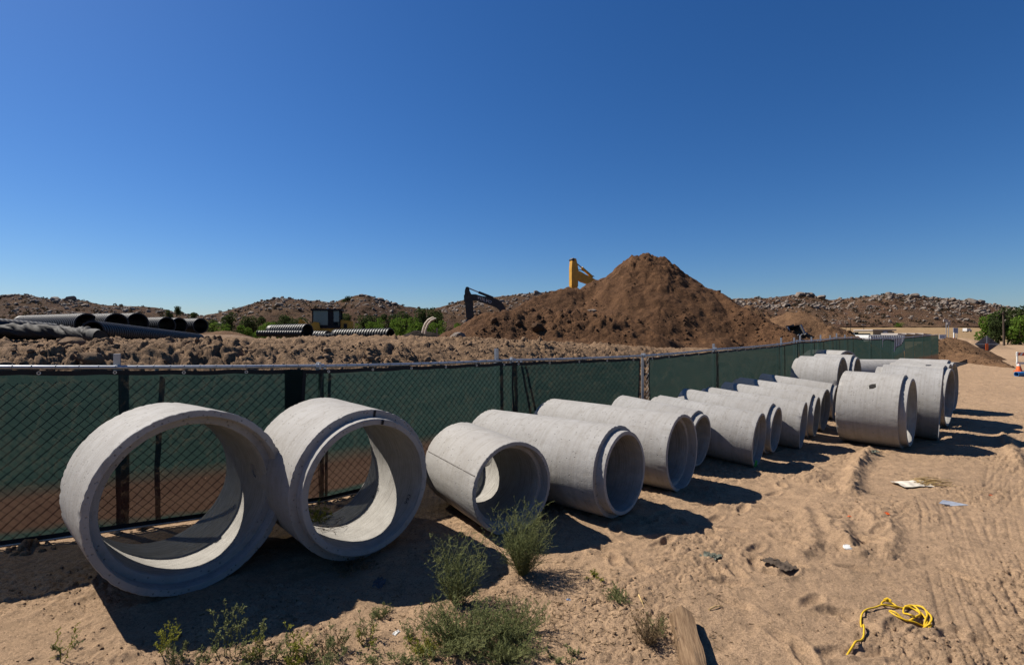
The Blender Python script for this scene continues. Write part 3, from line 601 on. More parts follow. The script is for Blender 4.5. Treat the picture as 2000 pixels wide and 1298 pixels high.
# ------------------------------------------------------------------ concrete pipes
def concrete_pipe(label, x, y, a, R, L, tilt, front, group=None, segs=112, wall=.19, hole=None, zoff=-.015, z=None, seam=False):
    w_ = wall*R; ri = R-w_; gr = min(.11, .16*R+.02)
    def end(kind, sgn):                       # profile from outside to bore, at y=0 going outwards sgn
        if kind == 'tongue': return [(R, 0), (R-.004, -sgn*.004), (R-w_*.52, -sgn*.006), (R-w_*.56, -sgn*gr), (R-w_*.62, -sgn*(gr+.006)), (ri+.004, -sgn*(gr+.006)), (ri, -sgn*gr)]
        return [(R, 0), (R-.005, -sgn*.006), (R-w_*.42, -sgn*.008), (R-w_*.46, sgn*.0), (R-w_*.52, sgn*gr), (ri+.006, sgn*(gr+.002)), (ri, sgn*(gr+.012))]
    back = 'groove' if front == 'tongue' else 'tongue'
    e0 = [(r, yy) for r, yy in end(front, 1)]; e1 = [(r, L+yy) for r, yy in end(back, -1)]
    na = max(6, int(L/.09)); outer = [(R, L+(0-L)*k/na) for k in range(1, na)]
    ys0 = e0[-1][1]; ys1 = e1[-1][1]; inner = [(ri, ys0+(ys1-ys0)*k/na) for k in range(1, na)]
    prof = e0+inner+e1[::-1]+outer
    rz = float(base_z(x, y)) if z is None else z
    root = thing('concrete_pipe', (x, y, rz+zoff), (tilt, 0, a), label, 'concrete pipe', group)
    mb = MB().lathe_y(prof, segs, R, True); me = mb.mesh('barrel')
    n = len(me.vertices); co = np.empty(n*3, np.float32); me.vertices.foreach_get('co', co); co = co.reshape(-1, 3); dz = co[:, 2]-R
    th = np.arctan2(dz, co[:, 0]); rr = np.hypot(co[:, 0], dz); sd = x*7.1+y*3.3
    d = .0035*fbm(th*3+sd, co[:, 1]*3+sd, 3)+.0015*fbm(th*14, co[:, 1]*9+sd, 2)
    edge = (np.abs(rr-R) < .006) & ((np.abs(co[:, 1]) < .01) | (np.abs(co[:, 1]-L) < .01))
    chip = np.maximum(0, perlin(th*19+sd, th*0+sd)-.12)*.030+np.maximum(0, perlin(th*60+sd, th*0+3)-.05)*.012
    d = d-np.where(edge, chip, 0); lip = (np.abs(rr-R) > .006) & (rr > ri+.002)
    d = d-np.where(lip, np.maximum(0, perlin(th*14-sd, th*0+7)-.2)*.012, 0)
    k = (rr+d)/rr; co[:, 0] *= k; co[:, 2] = R+dz*k
    if seam: pass
    me.vertices.foreach_set('co', co.ravel()); me.update()
    me.materials.append(M['concrete']); me.materials.append(M['concrete_in'])
    for p in me.polygons:
        c = p.center
        if math.hypot(c.x, c.z-R) < ri+.004: p.material_index = 1
    smooth(me, 35); o = obj('barrel', me, None, root)
    if hole:                                   # lifting hole cut right through the wall
        for (hy, ha) in hole:
            cm = MB(); q = Matrix.Translation((0, hy, R)) @ Matrix.Rotation(ha, 4, 'Y')
            cm.add([q @ Vector((.075*math.cos(t*math.pi/3+.3)*(1+.25*((t*7) % 3-1)), .060*math.sin(t*math.pi/3+.3), zz)) for zz in (ri-.1, R+.1) for t in range(6)], [(0, 1, 2, 3, 4, 5)[::-1], (6, 7, 8, 9, 10, 11)]+[(i, (i+1) % 6, (i+1) % 6+6, i+6) for i in range(6)])
            co_ = obj('cutter', cm); co_.parent = root
            md = o.modifiers.new('hole', 'BOOLEAN'); md.object = co_; md.operation = 'DIFFERENCE'; md.solver = 'EXACT'
            bpy.context.view_layer.update(); ev = o.evaluated_get(bpy.context.evaluated_depsgraph_get()); nm = bpy.data.meshes.new_from_object(ev)
            o.modifiers.clear(); o.data = nm; cdat = co_.data; bpy.data.objects.remove(co_); bpy.data.meshes.remove(cdat)
            while len(nm.materials) > 2: nm.materials.pop()
    return root
d = R_
P1 = concrete_pipe('short wide concrete ring standing nearest the chain-link panel, bell end facing out', -2.651, 4.28, d(47.5), 0.756, 1.076, d(-1.9), 'groove', segs=200, wall=.17, hole=[(.42, d(84))])
P2 = concrete_pipe('wide concrete pipe with black paint dashes on its stepped tongue rim', -1.431, 4.908, d(43.5), 0.713, 1.067, d(0.9), 'tongue', segs=200, wall=.185)
P3 = concrete_pipe('concrete pipe with a long side seam and green weed growing at its mouth', 0.007, 5.48, d(32.6), 0.499, 1.251, d(1.07), 'groove', segs=160)
P4 = concrete_pipe('long concrete pipe with a stepped tongue rim next to the seamed pipe', 1.25, 6.017, d(48.2), 0.536, 2.089, d(-0.6), 'tongue', segs=160)
P5 = concrete_pipe('long concrete pipe with faint rings along its barrel and a grooved mouth', 2.338, 7.001, d(48.6), .528, 2.23, d(.5), 'groove', segs=160)
P6 = concrete_pipe('slim concrete pipe set back behind the ring-marked pipe, small tongue mouth', 2.874, 8.115, d(48.6), 0.456, 1.35, d(5.6), 'tongue')
P7 = concrete_pipe('slim concrete pipe with a green painted smear under its mouth', 3.983, 8.295, d(51.3), 0.44, 1.72, d(5.3), 'groove')
P8 = concrete_pipe('slim concrete pipe with a chipped tongue rim beside the green smeared pipe', 4.592, 9.141, d(50.2), 0.453, 1.6, d(5.6), 'tongue')
P9 = concrete_pipe('slim concrete pipe with a broken dark edge on its mouth rim', 5.435, 9.586, d(52.9), 0.445, 1.78, d(5.5), 'groove')
P10 = concrete_pipe('slim tongue-ended concrete pipe between the broken-edged pipe and the big holed pipe', 6.144, 10.521, d(50.8), 0.456, 1.75, d(4.8), 'tongue', segs=80)
P11 = concrete_pipe('slim groove-mouthed concrete pipe second from the end of the slim row', 6.899, 11.286, d(46.5), 0.462, 1.85, d(4.6), 'groove', segs=80)
P12 = concrete_pipe('last slim concrete pipe of the row, tucked behind the big holed pipe', 7.8, 12.549, d(51), 0.451, 1.6, d(6), 'tongue', segs=80)
Q1 = concrete_pipe('wide concrete pipe by the fence behind the slim row', 9.296, 14.305, d(46.5), 0.755, 1.05, d(0), 'groove', segs=90, wall=.17)
Q2 = concrete_pipe('wide concrete pipe with tongue rim beside the fence, next behind the first wide one', 10.514, 15.689, d(46.8), 0.765, 1, d(0.3), 'tongue', segs=90, wall=.17)
Q3 = concrete_pipe('wide concrete pipe at the back of the fence-side trio', 11.6, 17.6, d(28), .80, 1.25, 0, 'groove', segs=80)
Q4 = concrete_pipe('long concrete pipe lying crosswise between the two groups of wide pipes', 15.3, 19.2, d(88), .61, 3.1, 0, 'tongue', segs=80)
R1 = concrete_pipe('big concrete pipe with a black lifting hole in its side', 7.409, 9.642, d(44.5), 0.696, 0.96, d(1.5), 'tongue', segs=150, wall=.16, hole=[(.42, d(-47))])
R2 = concrete_pipe('big concrete pipe half shaded by the holed pipe beside it', 8.732, 10.438, d(48.6), 0.725, 0.98, d(3.5), 'groove', segs=130, wall=.16)
R3 = concrete_pipe('big concrete pipe with tongue rim and a small lifting hole on top', 9.925, 11.768, d(41.5), 0.722, 0.95, d(3), 'tongue', segs=110, wall=.16, hole=[(.28, d(-12))])
R4 = concrete_pipe('big concrete pipe with grooved mouth squeezed in next to the last of its row', 10.6, 12.4, d(43.3), 0.722, 1.05, d(2.5), 'groove', segs=90, wall=.16)
R5 = concrete_pipe('last big concrete pipe of the roadside row', 12.1, 14.1, d(41), 0.725, 1.1, d(0.3), 'tongue', segs=90, wall=.16)
sm_b = MB(); _a = d(157)
for k in range(24):
    y0, y1 = .02+1.2*k/24, .02+1.2*(k+1)/24
    for (a0, a1) in ((-.007, .007),): sm_b.add([((.499+h)*math.cos(_a+q/.499), yy, .499+(.499+h)*math.sin(_a+q/.499)) for yy in (y0, y1) for q, h in ((a0, .001), (0, .006+.003*math.sin(k*2.1)), (a1, .001))], [(0, 1, 4, 3), (1, 2, 5, 4)])
obj('mould_seam', sm_b.mesh('mould_seam', False), simple('seam_grout', (.13, .12, .11), .9), P3)
# paint marks on the second pipe: dashes on shoulder and tongue rim, a scrawled code inside the rim
def arc_patch(r0, r1, y, a0, a1, cz, n=6):
    mb = MB(); v = []
    for k in range(n+1):
        a = a0+(a1-a0)*k/n
        for r in (r0, r1): v.append((r*math.cos(a), y+random.uniform(-.0005, .0005), cz+r*math.sin(a)))
    return mb.add(v, [(2*k, 2*k+1, 2*k+3, 2*k+2) for k in range(n)])
obj('paint_dash', arc_patch(.646, .708, -.010, d(80.5), d(82.6), .713), M['char'], P2); obj('paint_dash', arc_patch(.588, .632, -.124, d(77), d(79.6), .713), M['char'], P2)
def text_mesh(txt, size, name):
    cu = bpy.data.curves.new(name, 'FONT'); cu.body = txt; cu.size = size; cu.align_x = 'CENTER'; cu.align_y = 'CENTER'; cu.extrude = .0; cu.resolution_u = 2
    t = bpy.data.objects.new(name, cu); COL.objects.link(t); bpy.context.view_layer.update()
    me = bpy.data.meshes.new_from_object(t.evaluated_get(bpy.context.evaluated_depsgraph_get())); bpy.data.objects.remove(t); bpy.data.curves.remove(cu); return me
def scrawl(txt, pipe, r, yc, ang, size, R):           # hand lettering wrapped onto the bore
    me = text_mesh(txt, size, 'marking')
    for v in me.vertices:
        a = ang+v.co.x/r; v.co = Vector((r*math.cos(a), yc+v.co.y, R+r*math.sin(a)))
    return obj('marking', me, M['ink'], pipe)
scrawl('993', P2, .713*(1-.185)-.007, .03, d(-28), .075, .713); scrawl('RCP', P2, .713*(1-.185)-.007, .62, d(-36), .07, .713)
obj('paint_smear', arc_patch(.33, .4425, -.0105, d(-118), d(-92), .442, 8), simple('green_marking_paint', (.03, .28, .03), .8), P7)
# twigs caught inside the second pipe
tw = MB()
for k in range(26):
    a = d(-98+random.uniform(-16, 16)); r = .572; yb = .62+random.uniform(-.2, .2)
    p0 = Vector((r*math.cos(a), yb, .715+r*math.sin(a))); p = [p0]
    dr_ = Vector((random.uniform(-1, 1), random.uniform(-.6, .6), .25))
    for j in range(3): p.append(p[-1]+dr_*random.uniform(.02, .05)+Vector((random.gauss(0, .012), random.gauss(0, .012), 0)))
    for q in p:
        m_ = math.hypot(q.x, q.z-.715)
        if m_ > .575: q.x *= .575/m_; q.z = .715+(q.z-.715)*.575/m_
    tw.tube(p, .0022, 4)
dt = obj('dry_twigs', tw, M['bark']); dt['kind'] = 'stuff'; dt.matrix_world = Matrix.Translation(P2.location) @ Euler(P2.rotation_euler).to_matrix().to_4x4(); tag(dt, 'tangle of dry dark twigs lying inside the wide tongue-rimmed pipe', 'twigs')

# ------------------------------------------------------------------ screened fence
def fence_panel(a, b, za, zb, label, group=None, s0=-.01, s1=-.01, near=True, sag=None, posts=(0.,), stub=(), flap=None, grom=None, seed=0, brace=(), torn=None, feet=False):
    a = Vector(a); b = Vector(b); L = (b-a).length; ang = math.atan2(b.y-a.y, b.x-a.x); g = float(base_z(a.x, a.y)); g = min(g, .15)
    root = thing('fence_panel', (a.x, a.y, g), (0, 0, ang), label, 'fence', group); top = lambda x: (za+(zb-za)*x/L)-g
    nseg = 8; dip = lambda x: -.012*math.sin(math.pi*x/L)
    obj('top_rail', MB().tube([(x, 0, top(x)+dip(x)) for x in [L*k/nseg for k in range(nseg+1)]], .021, 10), M['galv'], root, sm=50)
    if near: obj('bottom_rail', MB().tube([(0, .0, .05), (L*.5, 0, .045), (L, .0, .05)], .019, 8), M['galv'], root, sm=50)
    for p in posts: obj('post', MB().tube([(p, .035, -.15), (p, .035, top(p)+.03)], .024, 10), M['galv'], root, sm=50)
    for p, hh in stub: obj('post', MB().box((p-.03, .045, -.1), (p+.03, .085, top(p)+hh)), M['galv'], root)
    for p, q in brace: obj('brace', MB().tube([(p, .05, top(p)-.03), ((p+q)/2, .12, top(p)*.5), (q, .30, .0)], .020, 8), M['galv'], root, sm=50)
    if near:
        cp = MB().tube([(-.05, 0, top(0)), (.06, 0, top(0))], .029, 10); cp.box((-.012, -.03, top(0)-.035), (.012, .06, top(0)+.05)); obj('clamp', cp, M['galv'], root)
        wm = MB(); pit = .1; hmin = .05; ht = min(top(0), top(L))-.01
        k = -ht
        while k < L:
            for sg in (1, -1):
                x0, z0, x1, z1 = (k, hmin, k+ht-hmin, ht) if sg == 1 else (k+ht-hmin, hmin, k, ht)
                lo, hi = max(s0 if s0 > .05 else 0, min(x0, x1)), min(L-(s1 if s1 > .05 else 0), max(x0, x1))
                if hi-lo > .02:
                    zf = lambda x: z0+(z1-z0)*(x-x0)/(x1-x0)
                    wm.tube([(lo, .026+.003*sg, zf(lo)), (hi, .026+.003*sg, zf(hi))], .0026, 4, False)
            k += pit
        o = obj('chain_link_mesh', wm.mesh('chain_link_mesh', False), M['wire'], root); o['kind'] = 'stuff'
        tm = MB(); x = .08
        while x < L:                                   # wire ties on the rail
            tm.tube([(x, .024*math.sin(t), top(x)+dip(x)+.024*math.cos(t)) for t in np.linspace(-1.9, 1.9, 7)], .0028, 4); x += random.uniform(.13, .19)
        o = obj('rail_ties', tm.mesh('rail_ties', False), M['wire'], root); o['kind'] = 'stuff'
    nx = max(12, int(L/.07)) if near else max(10, int(L/.2)); nz = 26 if near else 12
    u = np.linspace(s0, L-s1, nx); v = np.linspace(0, 1, nz); U, V = np.meshgrid(u, v)
    sg = np.zeros(nx) if sag is None else np.interp(u, *zip(*sag))
    gs = grom or .62
    drop = .040+.012*np.abs(np.sin(np.pi*(u-s0)/gs))+.010*fbm(u*1.3+seed, u*0, 2)+sg
    T = za-g+(zb-za)*u/L-drop; edge = .012*np.sin(V*9+seed)
    Z = .06+(T[None, :]-.06)*V
    U2 = U+np.where((U < s0+.01), edge, 0)-np.where(U > L-s1-.01, .03*np.sin(V*3.14)+edge, 0)
    Y = -.022-.012*np.sin(V*np.pi)*(1+fbm(U*1.1+seed, V*.8, 2))+.010*fbm(U*.9+seed*3, V*9, 2)+.006*fbm(U*6+seed, V*1.5, 2)-sg[None, :]*.25*np.sin(V*8)*V
    if torn is not None: Y = Y-.12*np.exp(-((U-torn)/.35)**2)*V
    me = grid_mesh('privacy_screen', U2, Y, Z); me.materials.append(M['fabric']); sc = obj('privacy_screen', me, None, root)
    hm = MB(); w_ = .045
    for k in range(nx-1):
        hm.add([(U2[-1, k], Y[-1, k]-.004, Z[-1, k]+.004), (U2[-1, k+1], Y[-1, k+1]-.004, Z[-1, k+1]+.004), (U2[-1, k+1], Y[-1, k+1]-.005, Z[-1, k+1]-w_), (U2[-1, k], Y[-1, k]-.005, Z[-1, k]-w_)], [(0, 1, 2, 3)])
    if near:
        for col in ((0, nx-1) if s0+s1 > .1 else ()):
            sh = MB()
            sx = .03 if col == 0 else -.03
            for k in range(nz-1): sh.add([(U2[k, col], Y[k, col]-.004, Z[k, col]), (U2[k+1, col], Y[k+1, col]-.004, Z[k+1, col]), (U2[k+1, col]+sx, Y[k+1, col]-.005, Z[k+1, col]), (U2[k, col]+sx, Y[k, col]-.005, Z[k, col])], [(0, 1, 2, 3)])
            obj('hem', sh.mesh('hem', False), M['hem'], sc)
        bh = MB()
        for k in range(nx-1): bh.add([(U2[0, k], Y[0, k]-.004, Z[0, k]+w_), (U2[0, k+1], Y[0, k+1]-.004, Z[0, k+1]+w_), (U2[0, k+1], Y[0, k+1]-.005, Z[0, k+1]), (U2[0, k], Y[0, k]-.005, Z[0, k])], [(0, 1, 2, 3)])
    obj('hem', hm.mesh('hem', False), M['hem'], sc)
    if near:
        obj('hem', bh.mesh('hem', False), M['hem'], sc)
        gme = MB().lathe_y([(.009, -.004), (.011, -.007), (.017, -.007), (.019, -.003)], 12).mesh('grommet'); gme.materials.append(M['brass'])
        x = s0+.12
        while x < L-s1-.05:
            k = int(np.argmin(np.abs(u-x))); obj('grommet', gme, None, sc, loc=(x, Y[-1, k]-.004, Z[-1, k]-.02)); x += gs
    if flap:
        f0, f1 = flap; n = 14; q = MB(); e_ = MB()
        for k in range(n):
            z0 = .06+(top(f0)-.11)*k/n; z1 = .06+(top(f0)-.11)*(k+1)/n; w0 = f1+.0-.09*(1-k/n)**1; w1 = f1-.09*(1-(k+1)/n)
            q.add([(f0, -.045, z0), (w0, -.05, z0), (w1, -.05, z1), (f0, -.045, z1)], [(0, 1, 2, 3)]); e_.add([(w0-.035, -.054, z0), (w0+.005, -.054, z0), (w1+.005, -.054, z1), (w1-.035, -.054, z1)], [(0, 1, 2, 3)])
        fo = obj('screen_overlap', q.mesh('screen_overlap', False), M['fabric'], root); q2 = obj('screen_lining', q.mesh('screen_lining', False), M['hem'], fo, loc=(0, .008, 0)); obj('hem', e_.mesh('hem', False), M['hem'], fo)
    if feet:
        obj('base_foot', MB().box((-.32, -.10, -.04), (-.05, .22, .10)), M['orange'], root); obj('base_foot', MB().box((.04, -.10, -.04), (.30, .22, .10)), M['orange'], root)
        obj('clamp', MB().box((-.04, -.05, .12), (.05, .07, .28)), M['char'], root); obj('base_foot', MB().box((.09, -.03, .42), (.15, .04, .56)), M['orange'], root)
    return root
_fn = [(623, -2.41, 6.36), (1000, 0., 8.8), (1258, 2.6, 10.02), (1398, 4.8, 12.0), (1520, 8.28, 15.8)]
def fpt(px):                                    # fence post in plan: five near posts, then the straight far run
    for n_ in _fn:
        if n_[0] == px: return (n_[1], n_[2], 0)
    r = (px-1000)/F; Y = 7.95/(1-.948*r); return (r*Y, Y, 0)
NA = (float(FL[0]), float(FL[1]), 0); NM = (NA[0]-3.6*FE0[0], NA[1]-3.6*FE0[1], 0); N1 = (float(FA[0]), float(FA[1]), 0)
fence_panel(NM, NA, 1.86, 1.85, 'green screened fence panel at the open end beyond the short ring', seed=1)
fence_panel(NA, N1, 1.85, 1.735, 'green screened chain-link panel behind the short wide concrete ring', posts=(0., 4.0), stub=((1.97, .13),), flap=(3.62, 3.86), seed=2, brace=((2.0, 1.75), (2.33, 2.1)))
def ztop(px, py): return at(px, py, fpt(px)[1]).z
nodes = [(623, 715), (1000, 703), (1258, 694.5), (1398, 682), (1520, 672)]
labs = ['green screened fence panel behind the seamed pipe and the wide tongue-rimmed pipe', 'green screened fence panel behind the two long concrete pipes, ending at the gap',
        'green screened fence panel starting at the gap with orange feet', 'green screened fence panel behind the backs of the slim pipe row']
ex = [dict(stub=((3.12, .20),), brace=((.1, -.05),)), dict(brace=((.12, .35), (.2, .5)), s1=.115), dict(s0=.125, feet=True), dict(stub=((.05, .13),))]
for i in range(4):
    a, b = nodes[i], nodes[i+1]; fence_panel(fpt(a[0]), fpt(b[0]), ztop(*a), ztop(*b), labs[i], seed=3+i, **ex[i])
far = [(1520, 672), (1559, 665.5), (1600, 664), (1632, 659.5), (1665, 658.5), (1700, 661), (1722, 660), (1745, 660), (1765, 658.5), (1785, 657), (1803, 655), (1818, 654), (1832, 653)]
sp = {5: [(0, 0), (9, .0)], 6: [(0, .1), (.8, .0), (2.2, .05), (9, .30)], 7: [(0, .42), (1.2, .36), (3, .05), (9, 0)]}
fl_ = {0: 'dark screened fence panel next past the slim pipe row with two bare stubs above', 6: 'dark screened fence panel with a torn loose flap, before the drooping one', 7: 'screened fence panel whose cloth droops in a deep scallop', 11: 'last screened fence panel beside the two-humped earth pile'}
for i in range(len(far)-1):
    a, b = far[i], far[i+1]
    fence_panel(fpt(a[0]), fpt(b[0]), ztop(*a), ztop(*b), fl_.get(i, 'dark green screened fence panel in the long run beside the big concrete pipes'), None if i in fl_ else 'far fence panels', near=False, seed=20+i, sag=sp.get(i), stub=((.4, .18), (1.6, .12)) if i < 4 else (), posts=(0.,), torn=2. if i == 6 else None)

# ------------------------------------------------------------------ black corrugated pipes on the raised ground
def black_pipe(p0, p1, D, label, group=None, period=.11, depth=.035, smooth_=False, segs=36, name='corrugated_pipe'):
    p0 = Vector(p0); p1 = Vector(p1); ax = p1-p0; L = ax.length; R = D/2
    root = thing(name, p0-Vector((0, 0, R)), (0, 0, 0), label, 'black pipe', group)
    q = ax.to_track_quat('Y', 'Z'); prof = []
    n = int(L/period)
    for k in range(n):
        y = k*period; dp = depth if not smooth_ else .004
        prof += [(R, y+.0), (R, y+period*.45), (R-dp, y+period*.58), (R-dp, y+period*.87)]
    prof += [(R, L)]
    b = MB().lathe_y(prof, segs, 0); me = b.mesh('wall'); o = obj('wall', me, M['hdpe'], root, loc=(0, 0, R), sm=50); o.rotation_mode = 'QUATERNION'; o.rotation_quaternion = q
    ri = R-depth-.012
    b = MB().lathe_y([(R, 0), (R-.01, -.006), (ri, -.004), (ri, L*.5), (ri, L+.004), (R-.01, L+.006), (R, L)], segs, 0); o2 = obj('bore', b, M['hdpe_in'], root, loc=(0, 0, R), sm=50); o2.rotation_mode = 'QUATERNION'; o2.rotation_quaternion = q
    return root
def bpipe(px, top, D, dist, alpha, L, label, group=None, **k):
    t = at(px, top, dist); c = t-Vector((0, 0, D/2)); e = c+Vector((-math.sin(R_(alpha))*L, math.cos(R_(alpha))*L, 0)); return black_pipe(c, e, D, label, group, **k)
g1 = 'black corrugated pipes stacked side by side'
bpipe(170, 611.5, .90, 20.8, 62, 6, 'black corrugated pipe at the outer end of the row, its long barrel showing', g1, period=.16, depth=.045)
bpipe(228, 611, .90, 20.8, 60, 6, 'black corrugated pipe second from the outer end of the row', g1, period=.16, depth=.045)
bpipe(269, 610.5, .90, 22.4, 60, 6, 'black corrugated pipe in the middle of the row, mouth tallest of all', g1, period=.16, depth=.045)
bpipe(326, 618.5, .80, 23.4, 60, 5, 'black corrugated pipe fourth in the row with ribs showing', g1, period=.16, depth=.045)
bpipe(350, 620, .80, 25.2, 60, 5, 'black pipe mouth half hidden behind its neighbour in the row', g1, period=.16, depth=.045)
bpipe(392, 621, .80, 26.2, 60, 5, 'black corrugated pipe at the tree end of the row with a brown-stained rim', g1, period=.16, depth=.045)
black_pipe(at(181, 625.5, 15)-Vector((0, 0, .31)), at(386, 651, 25)-Vector((0, 0, .31)), .62, 'long slender black corrugated pipe lying across in front of the row', period=.17, depth=.04)
black_pipe(at(105, 631.5, 15)-Vector((0, 0, .29)), at(-190, 604, 12.2)-Vector((0, 0, .29)), .58, 'smooth grey-black pipe lying behind the fabric roll', smooth_=True)
g2 = 'black corrugated pipes in front of the loader'
black_pipe(at(601, 632, 34)-Vector((0, 0, .45)), at(530, 634, 36)-Vector((0, 0, .45)), .90, 'fat black corrugated pipe section behind the slim pale-topped one', g2, period=.25, depth=.06)
black_pipe(at(503, 645, 32)-Vector((0, 0, .2)), at(590, 645, 32)-Vector((0, 0, .2)), .40, 'slim black pipe with a pale dusty top in front of the fat section', g2, period=.15, depth=.02)
black_pipe(at(640, 646, 36)-Vector((0, 0, .4)), at(600, 645, 37)-Vector((0, 0, .4)), .8, 'dusty black corrugated pipe between the fat section and the loader', g2, period=.25, depth=.06)
black_pipe(at(650, 650, 33)-Vector((0, 0, .3)), at(615, 652, 32.4)-Vector((0, 0, .3)), .6, 'half-buried black corrugated pipe below the loader', g2, period=.2, depth=.05)
black_pipe(at(763, 640.5, 33)-Vector((0, 0, .45)), at(655, 642.5, 35)-Vector((0, 0, .45)), .90, 'long black corrugated pipe with an open mouth towards the dark soil pile', g2, period=.22, depth=.06)
# fabric roll lying on the bank edge
gr = thing('geotextile_roll', at(197, 672, 8.6), (0, 0, 0), 'wrinkled black fabric roll drooping over the bank edge', 'fabric roll'); gl = gr.location.copy()
path = [at(-260, 640, 9.4), at(-60, 641, 9.6), at(40, 645, 9.6), at(120, 648, 9.4), at(165, 652, 9.0), at(197, 657, 8.6)]
V_, NS = [], 64; cum = np.linspace(0, 1, 130); PP = [np.interp(cum, np.linspace(0, 1, len(path)), [p[k] for p in path]) for k in range(3)]
for i, c in enumerate(cum):
    for k in range(NS):
        a = 2*math.pi*k/NS; n_ = float(fbm(np.array([c*7+math.cos(a-c*14)*.9]), np.array([math.sin(a-c*14)*1.1+c*3]), 3)[0]); r = .115*(1+(.55*n_ if c < .88 else .08*n_)+.16*max(0, math.sin(3*(a-c*26)))*(c < .9))
        V_.append((PP[0][i]-gl.x+.35*r*math.cos(a), PP[1][i]-gl.y+r*math.cos(a), PP[2][i]-gl.z+r*math.sin(a)))
fq = [(i*NS+k, i*NS+(k+1) % NS, (i+1)*NS+(k+1) % NS, (i+1)*NS+k) for i in range(129) for k in range(NS)]
obj('wrapped_cloth', MB().add(V_, fq), M['geo'], gr, sm=60)
obj('core_tube', MB().tube([Vector((PP[0][i], PP[1][i], PP[2][i]))-gl+Vector((.012, -.01, 0)) for i in (112, 120, 129)], .10, 24), M['hdpe'], gr, sm=50)

# ------------------------------------------------------------------ machines
def plane_poly(pts, d, o, off, sc):
    return [((at(off[0]+x*sc, off[1]+y*sc, d)-o).x, (at(off[0]+x*sc, off[1]+y*sc, d)-o).z) for x, y in pts]
def excavator(off, sc, dist, stick, boom, cyl, mainm, label, yaw, base_px, th=.55, text=None, zbase=None, houseoff=5.2):
    o = at(base_px[0], base_px[1], dist); gzv = zbase if zbase is not None else float(base_z(o.x, o.y)); o.z = gzv
    root = thing('excavator', o, (0, 0, yaw), label, 'excavator')
    pp = lambda pts: plane_poly(pts, dist, o, off, sc)
    so = obj('stick', MB().prism(pp(stick), -th*.5, th*.5), mainm, root); bo = obj('boom', MB().prism(pp(boom), -th*.42, th*.42), mainm, root)
    (a, b, c) = pp(cyl); V3 = lambda q: Vector((q[0], 0, q[1]))
    co = obj('stick_cylinder', MB().tube([V3(b), V3(c)], .13, 12), mainm, root, sm=50); obj('piston_rod', MB().tube([V3(a), V3(b)], .06, 10), M['steel'], co, sm=50)
    top = pp([stick[0]])[0]; obj('linkage_pin', MB().tube([(top[0], -th*.6, top[1]-.15), (top[0], th*.6, top[1]-.15)], .13, 12), M['charcoal'], root, sm=50)
    be = pp([boom[len(boom)//2]])[0]; hx = be[0]+.9
    obj('hose', MB().tube([V3((top[0]+.35, top[1]-1.15)), V3((top[0]+.9, top[1]-1.0)), V3((top[0]+1.6, top[1]-1.25)), V3((top[0]+2.4, top[1]-1.6))], .035, 6), M['rubber'], root, sm=60)
    bz = min(z for x, z in pp(stick)); sx = np.mean([x for x, z in pp(stick) if z < bz+.3])
    ground = 0.0
    if bz > .6:
        obj('lower_stick', MB().prism([(sx-.32, bz+.05), (sx+.32, bz+.05), (sx+.22, max(.7, bz-1.6)), (sx-.22, max(.7, bz-1.6))], -th*.4, th*.4), mainm, root)
        zb_ = max(.7, bz-1.6); obj('bucket', MB().prism([(sx-.4, zb_+.2), (sx+.5, zb_+.1), (sx+.7, zb_-.5), (sx+.2, zb_-1.), (sx-.5, zb_-.9), (sx-.2, zb_-.5)], -.6, .6), M['charcoal'], root)
    hx0 = be[0]+.2
    obj('upper_body', MB().box((hx0, -1.3, 1.15), (hx0+3.6, 1.3, 2.0)), mainm, root); obj('engine_cover', MB().box((hx0+1.6, -1.25, 2.0), (hx0+3.55, 1.25, 2.35)), mainm, root)
    obj('cab', MB().box((hx0+.1, -1.28, 2.0), (hx0+1.5, -.35, 2.5)), M['glass'], root)
    for s in (-1, 1):
        obj('track', MB().prism([(hx0-.3, .45), (hx0+.1, 0), (hx0+3.3, 0), (hx0+3.7, .45), (hx0+3.3, .9), (hx0+.1, .9)], s*1.1-.3, s*1.1+.3), M['rubber'], root)
    obj('boom_root', MB().prism([(be[0]-.45, be[1]+.35), (be[0]+.3, be[1]+.25), (hx0+1.1, 1.9), (hx0+.2, 1.6)], -th*.4, th*.4), mainm, root)
    if text:
        p, rot, size, off_ = text; me = text_mesh('VOLVO', size, 'lettering'); q = pp([p])[0]
        obj('lettering', me, M['white'], bo, loc=(q[0], -th*.42-.012, q[1]), rot=(R_(90), -rot, 0)).scale = (1.12, 1, 1)
    return root
excavator((890, 540), 120/1731, 50,
    [(345, 292), (385, 360), (400, 420), (455, 520), (490, 700), (512, 1160), (300, 1165), (262, 720), (238, 710), (232, 530), (255, 510), (258, 400), (290, 300)],
    [(440, 500), (560, 500), (750, 550), (1000, 588), (1180, 640), (1330, 760), (1420, 930), (1460, 1040), (1290, 1040), (1240, 960), (1150, 880), (1000, 815), (800, 750), (640, 690), (470, 680)],
    [(365, 325), (645, 440), (1050, 595)], M['charcoal'], 'dark grey excavator with white lettering on its boom behind the earth pile', R_(4), (925, 659), text=((810, 660), R_(-20), .40, 0))
yz = 3.1
excavator((1090, 490), 120/1947, 47,
    [(430, 232), (545, 250), (590, 420), (625, 600), (612, 1120), (380, 1120), (380, 560), (400, 330)],
    [(600, 620), (700, 640), (900, 735), (1060, 790), (1300, 900), (1560, 1250), (1330, 1300), (1080, 1050), (760, 965), (620, 880)],
    [(575, 365), (790, 515), (1185, 800)], M['yellow'], 'yellow excavator showing only its raised boom above the earth pile', R_(22), (1118, 640), th=.5, zbase=yz-1.6)
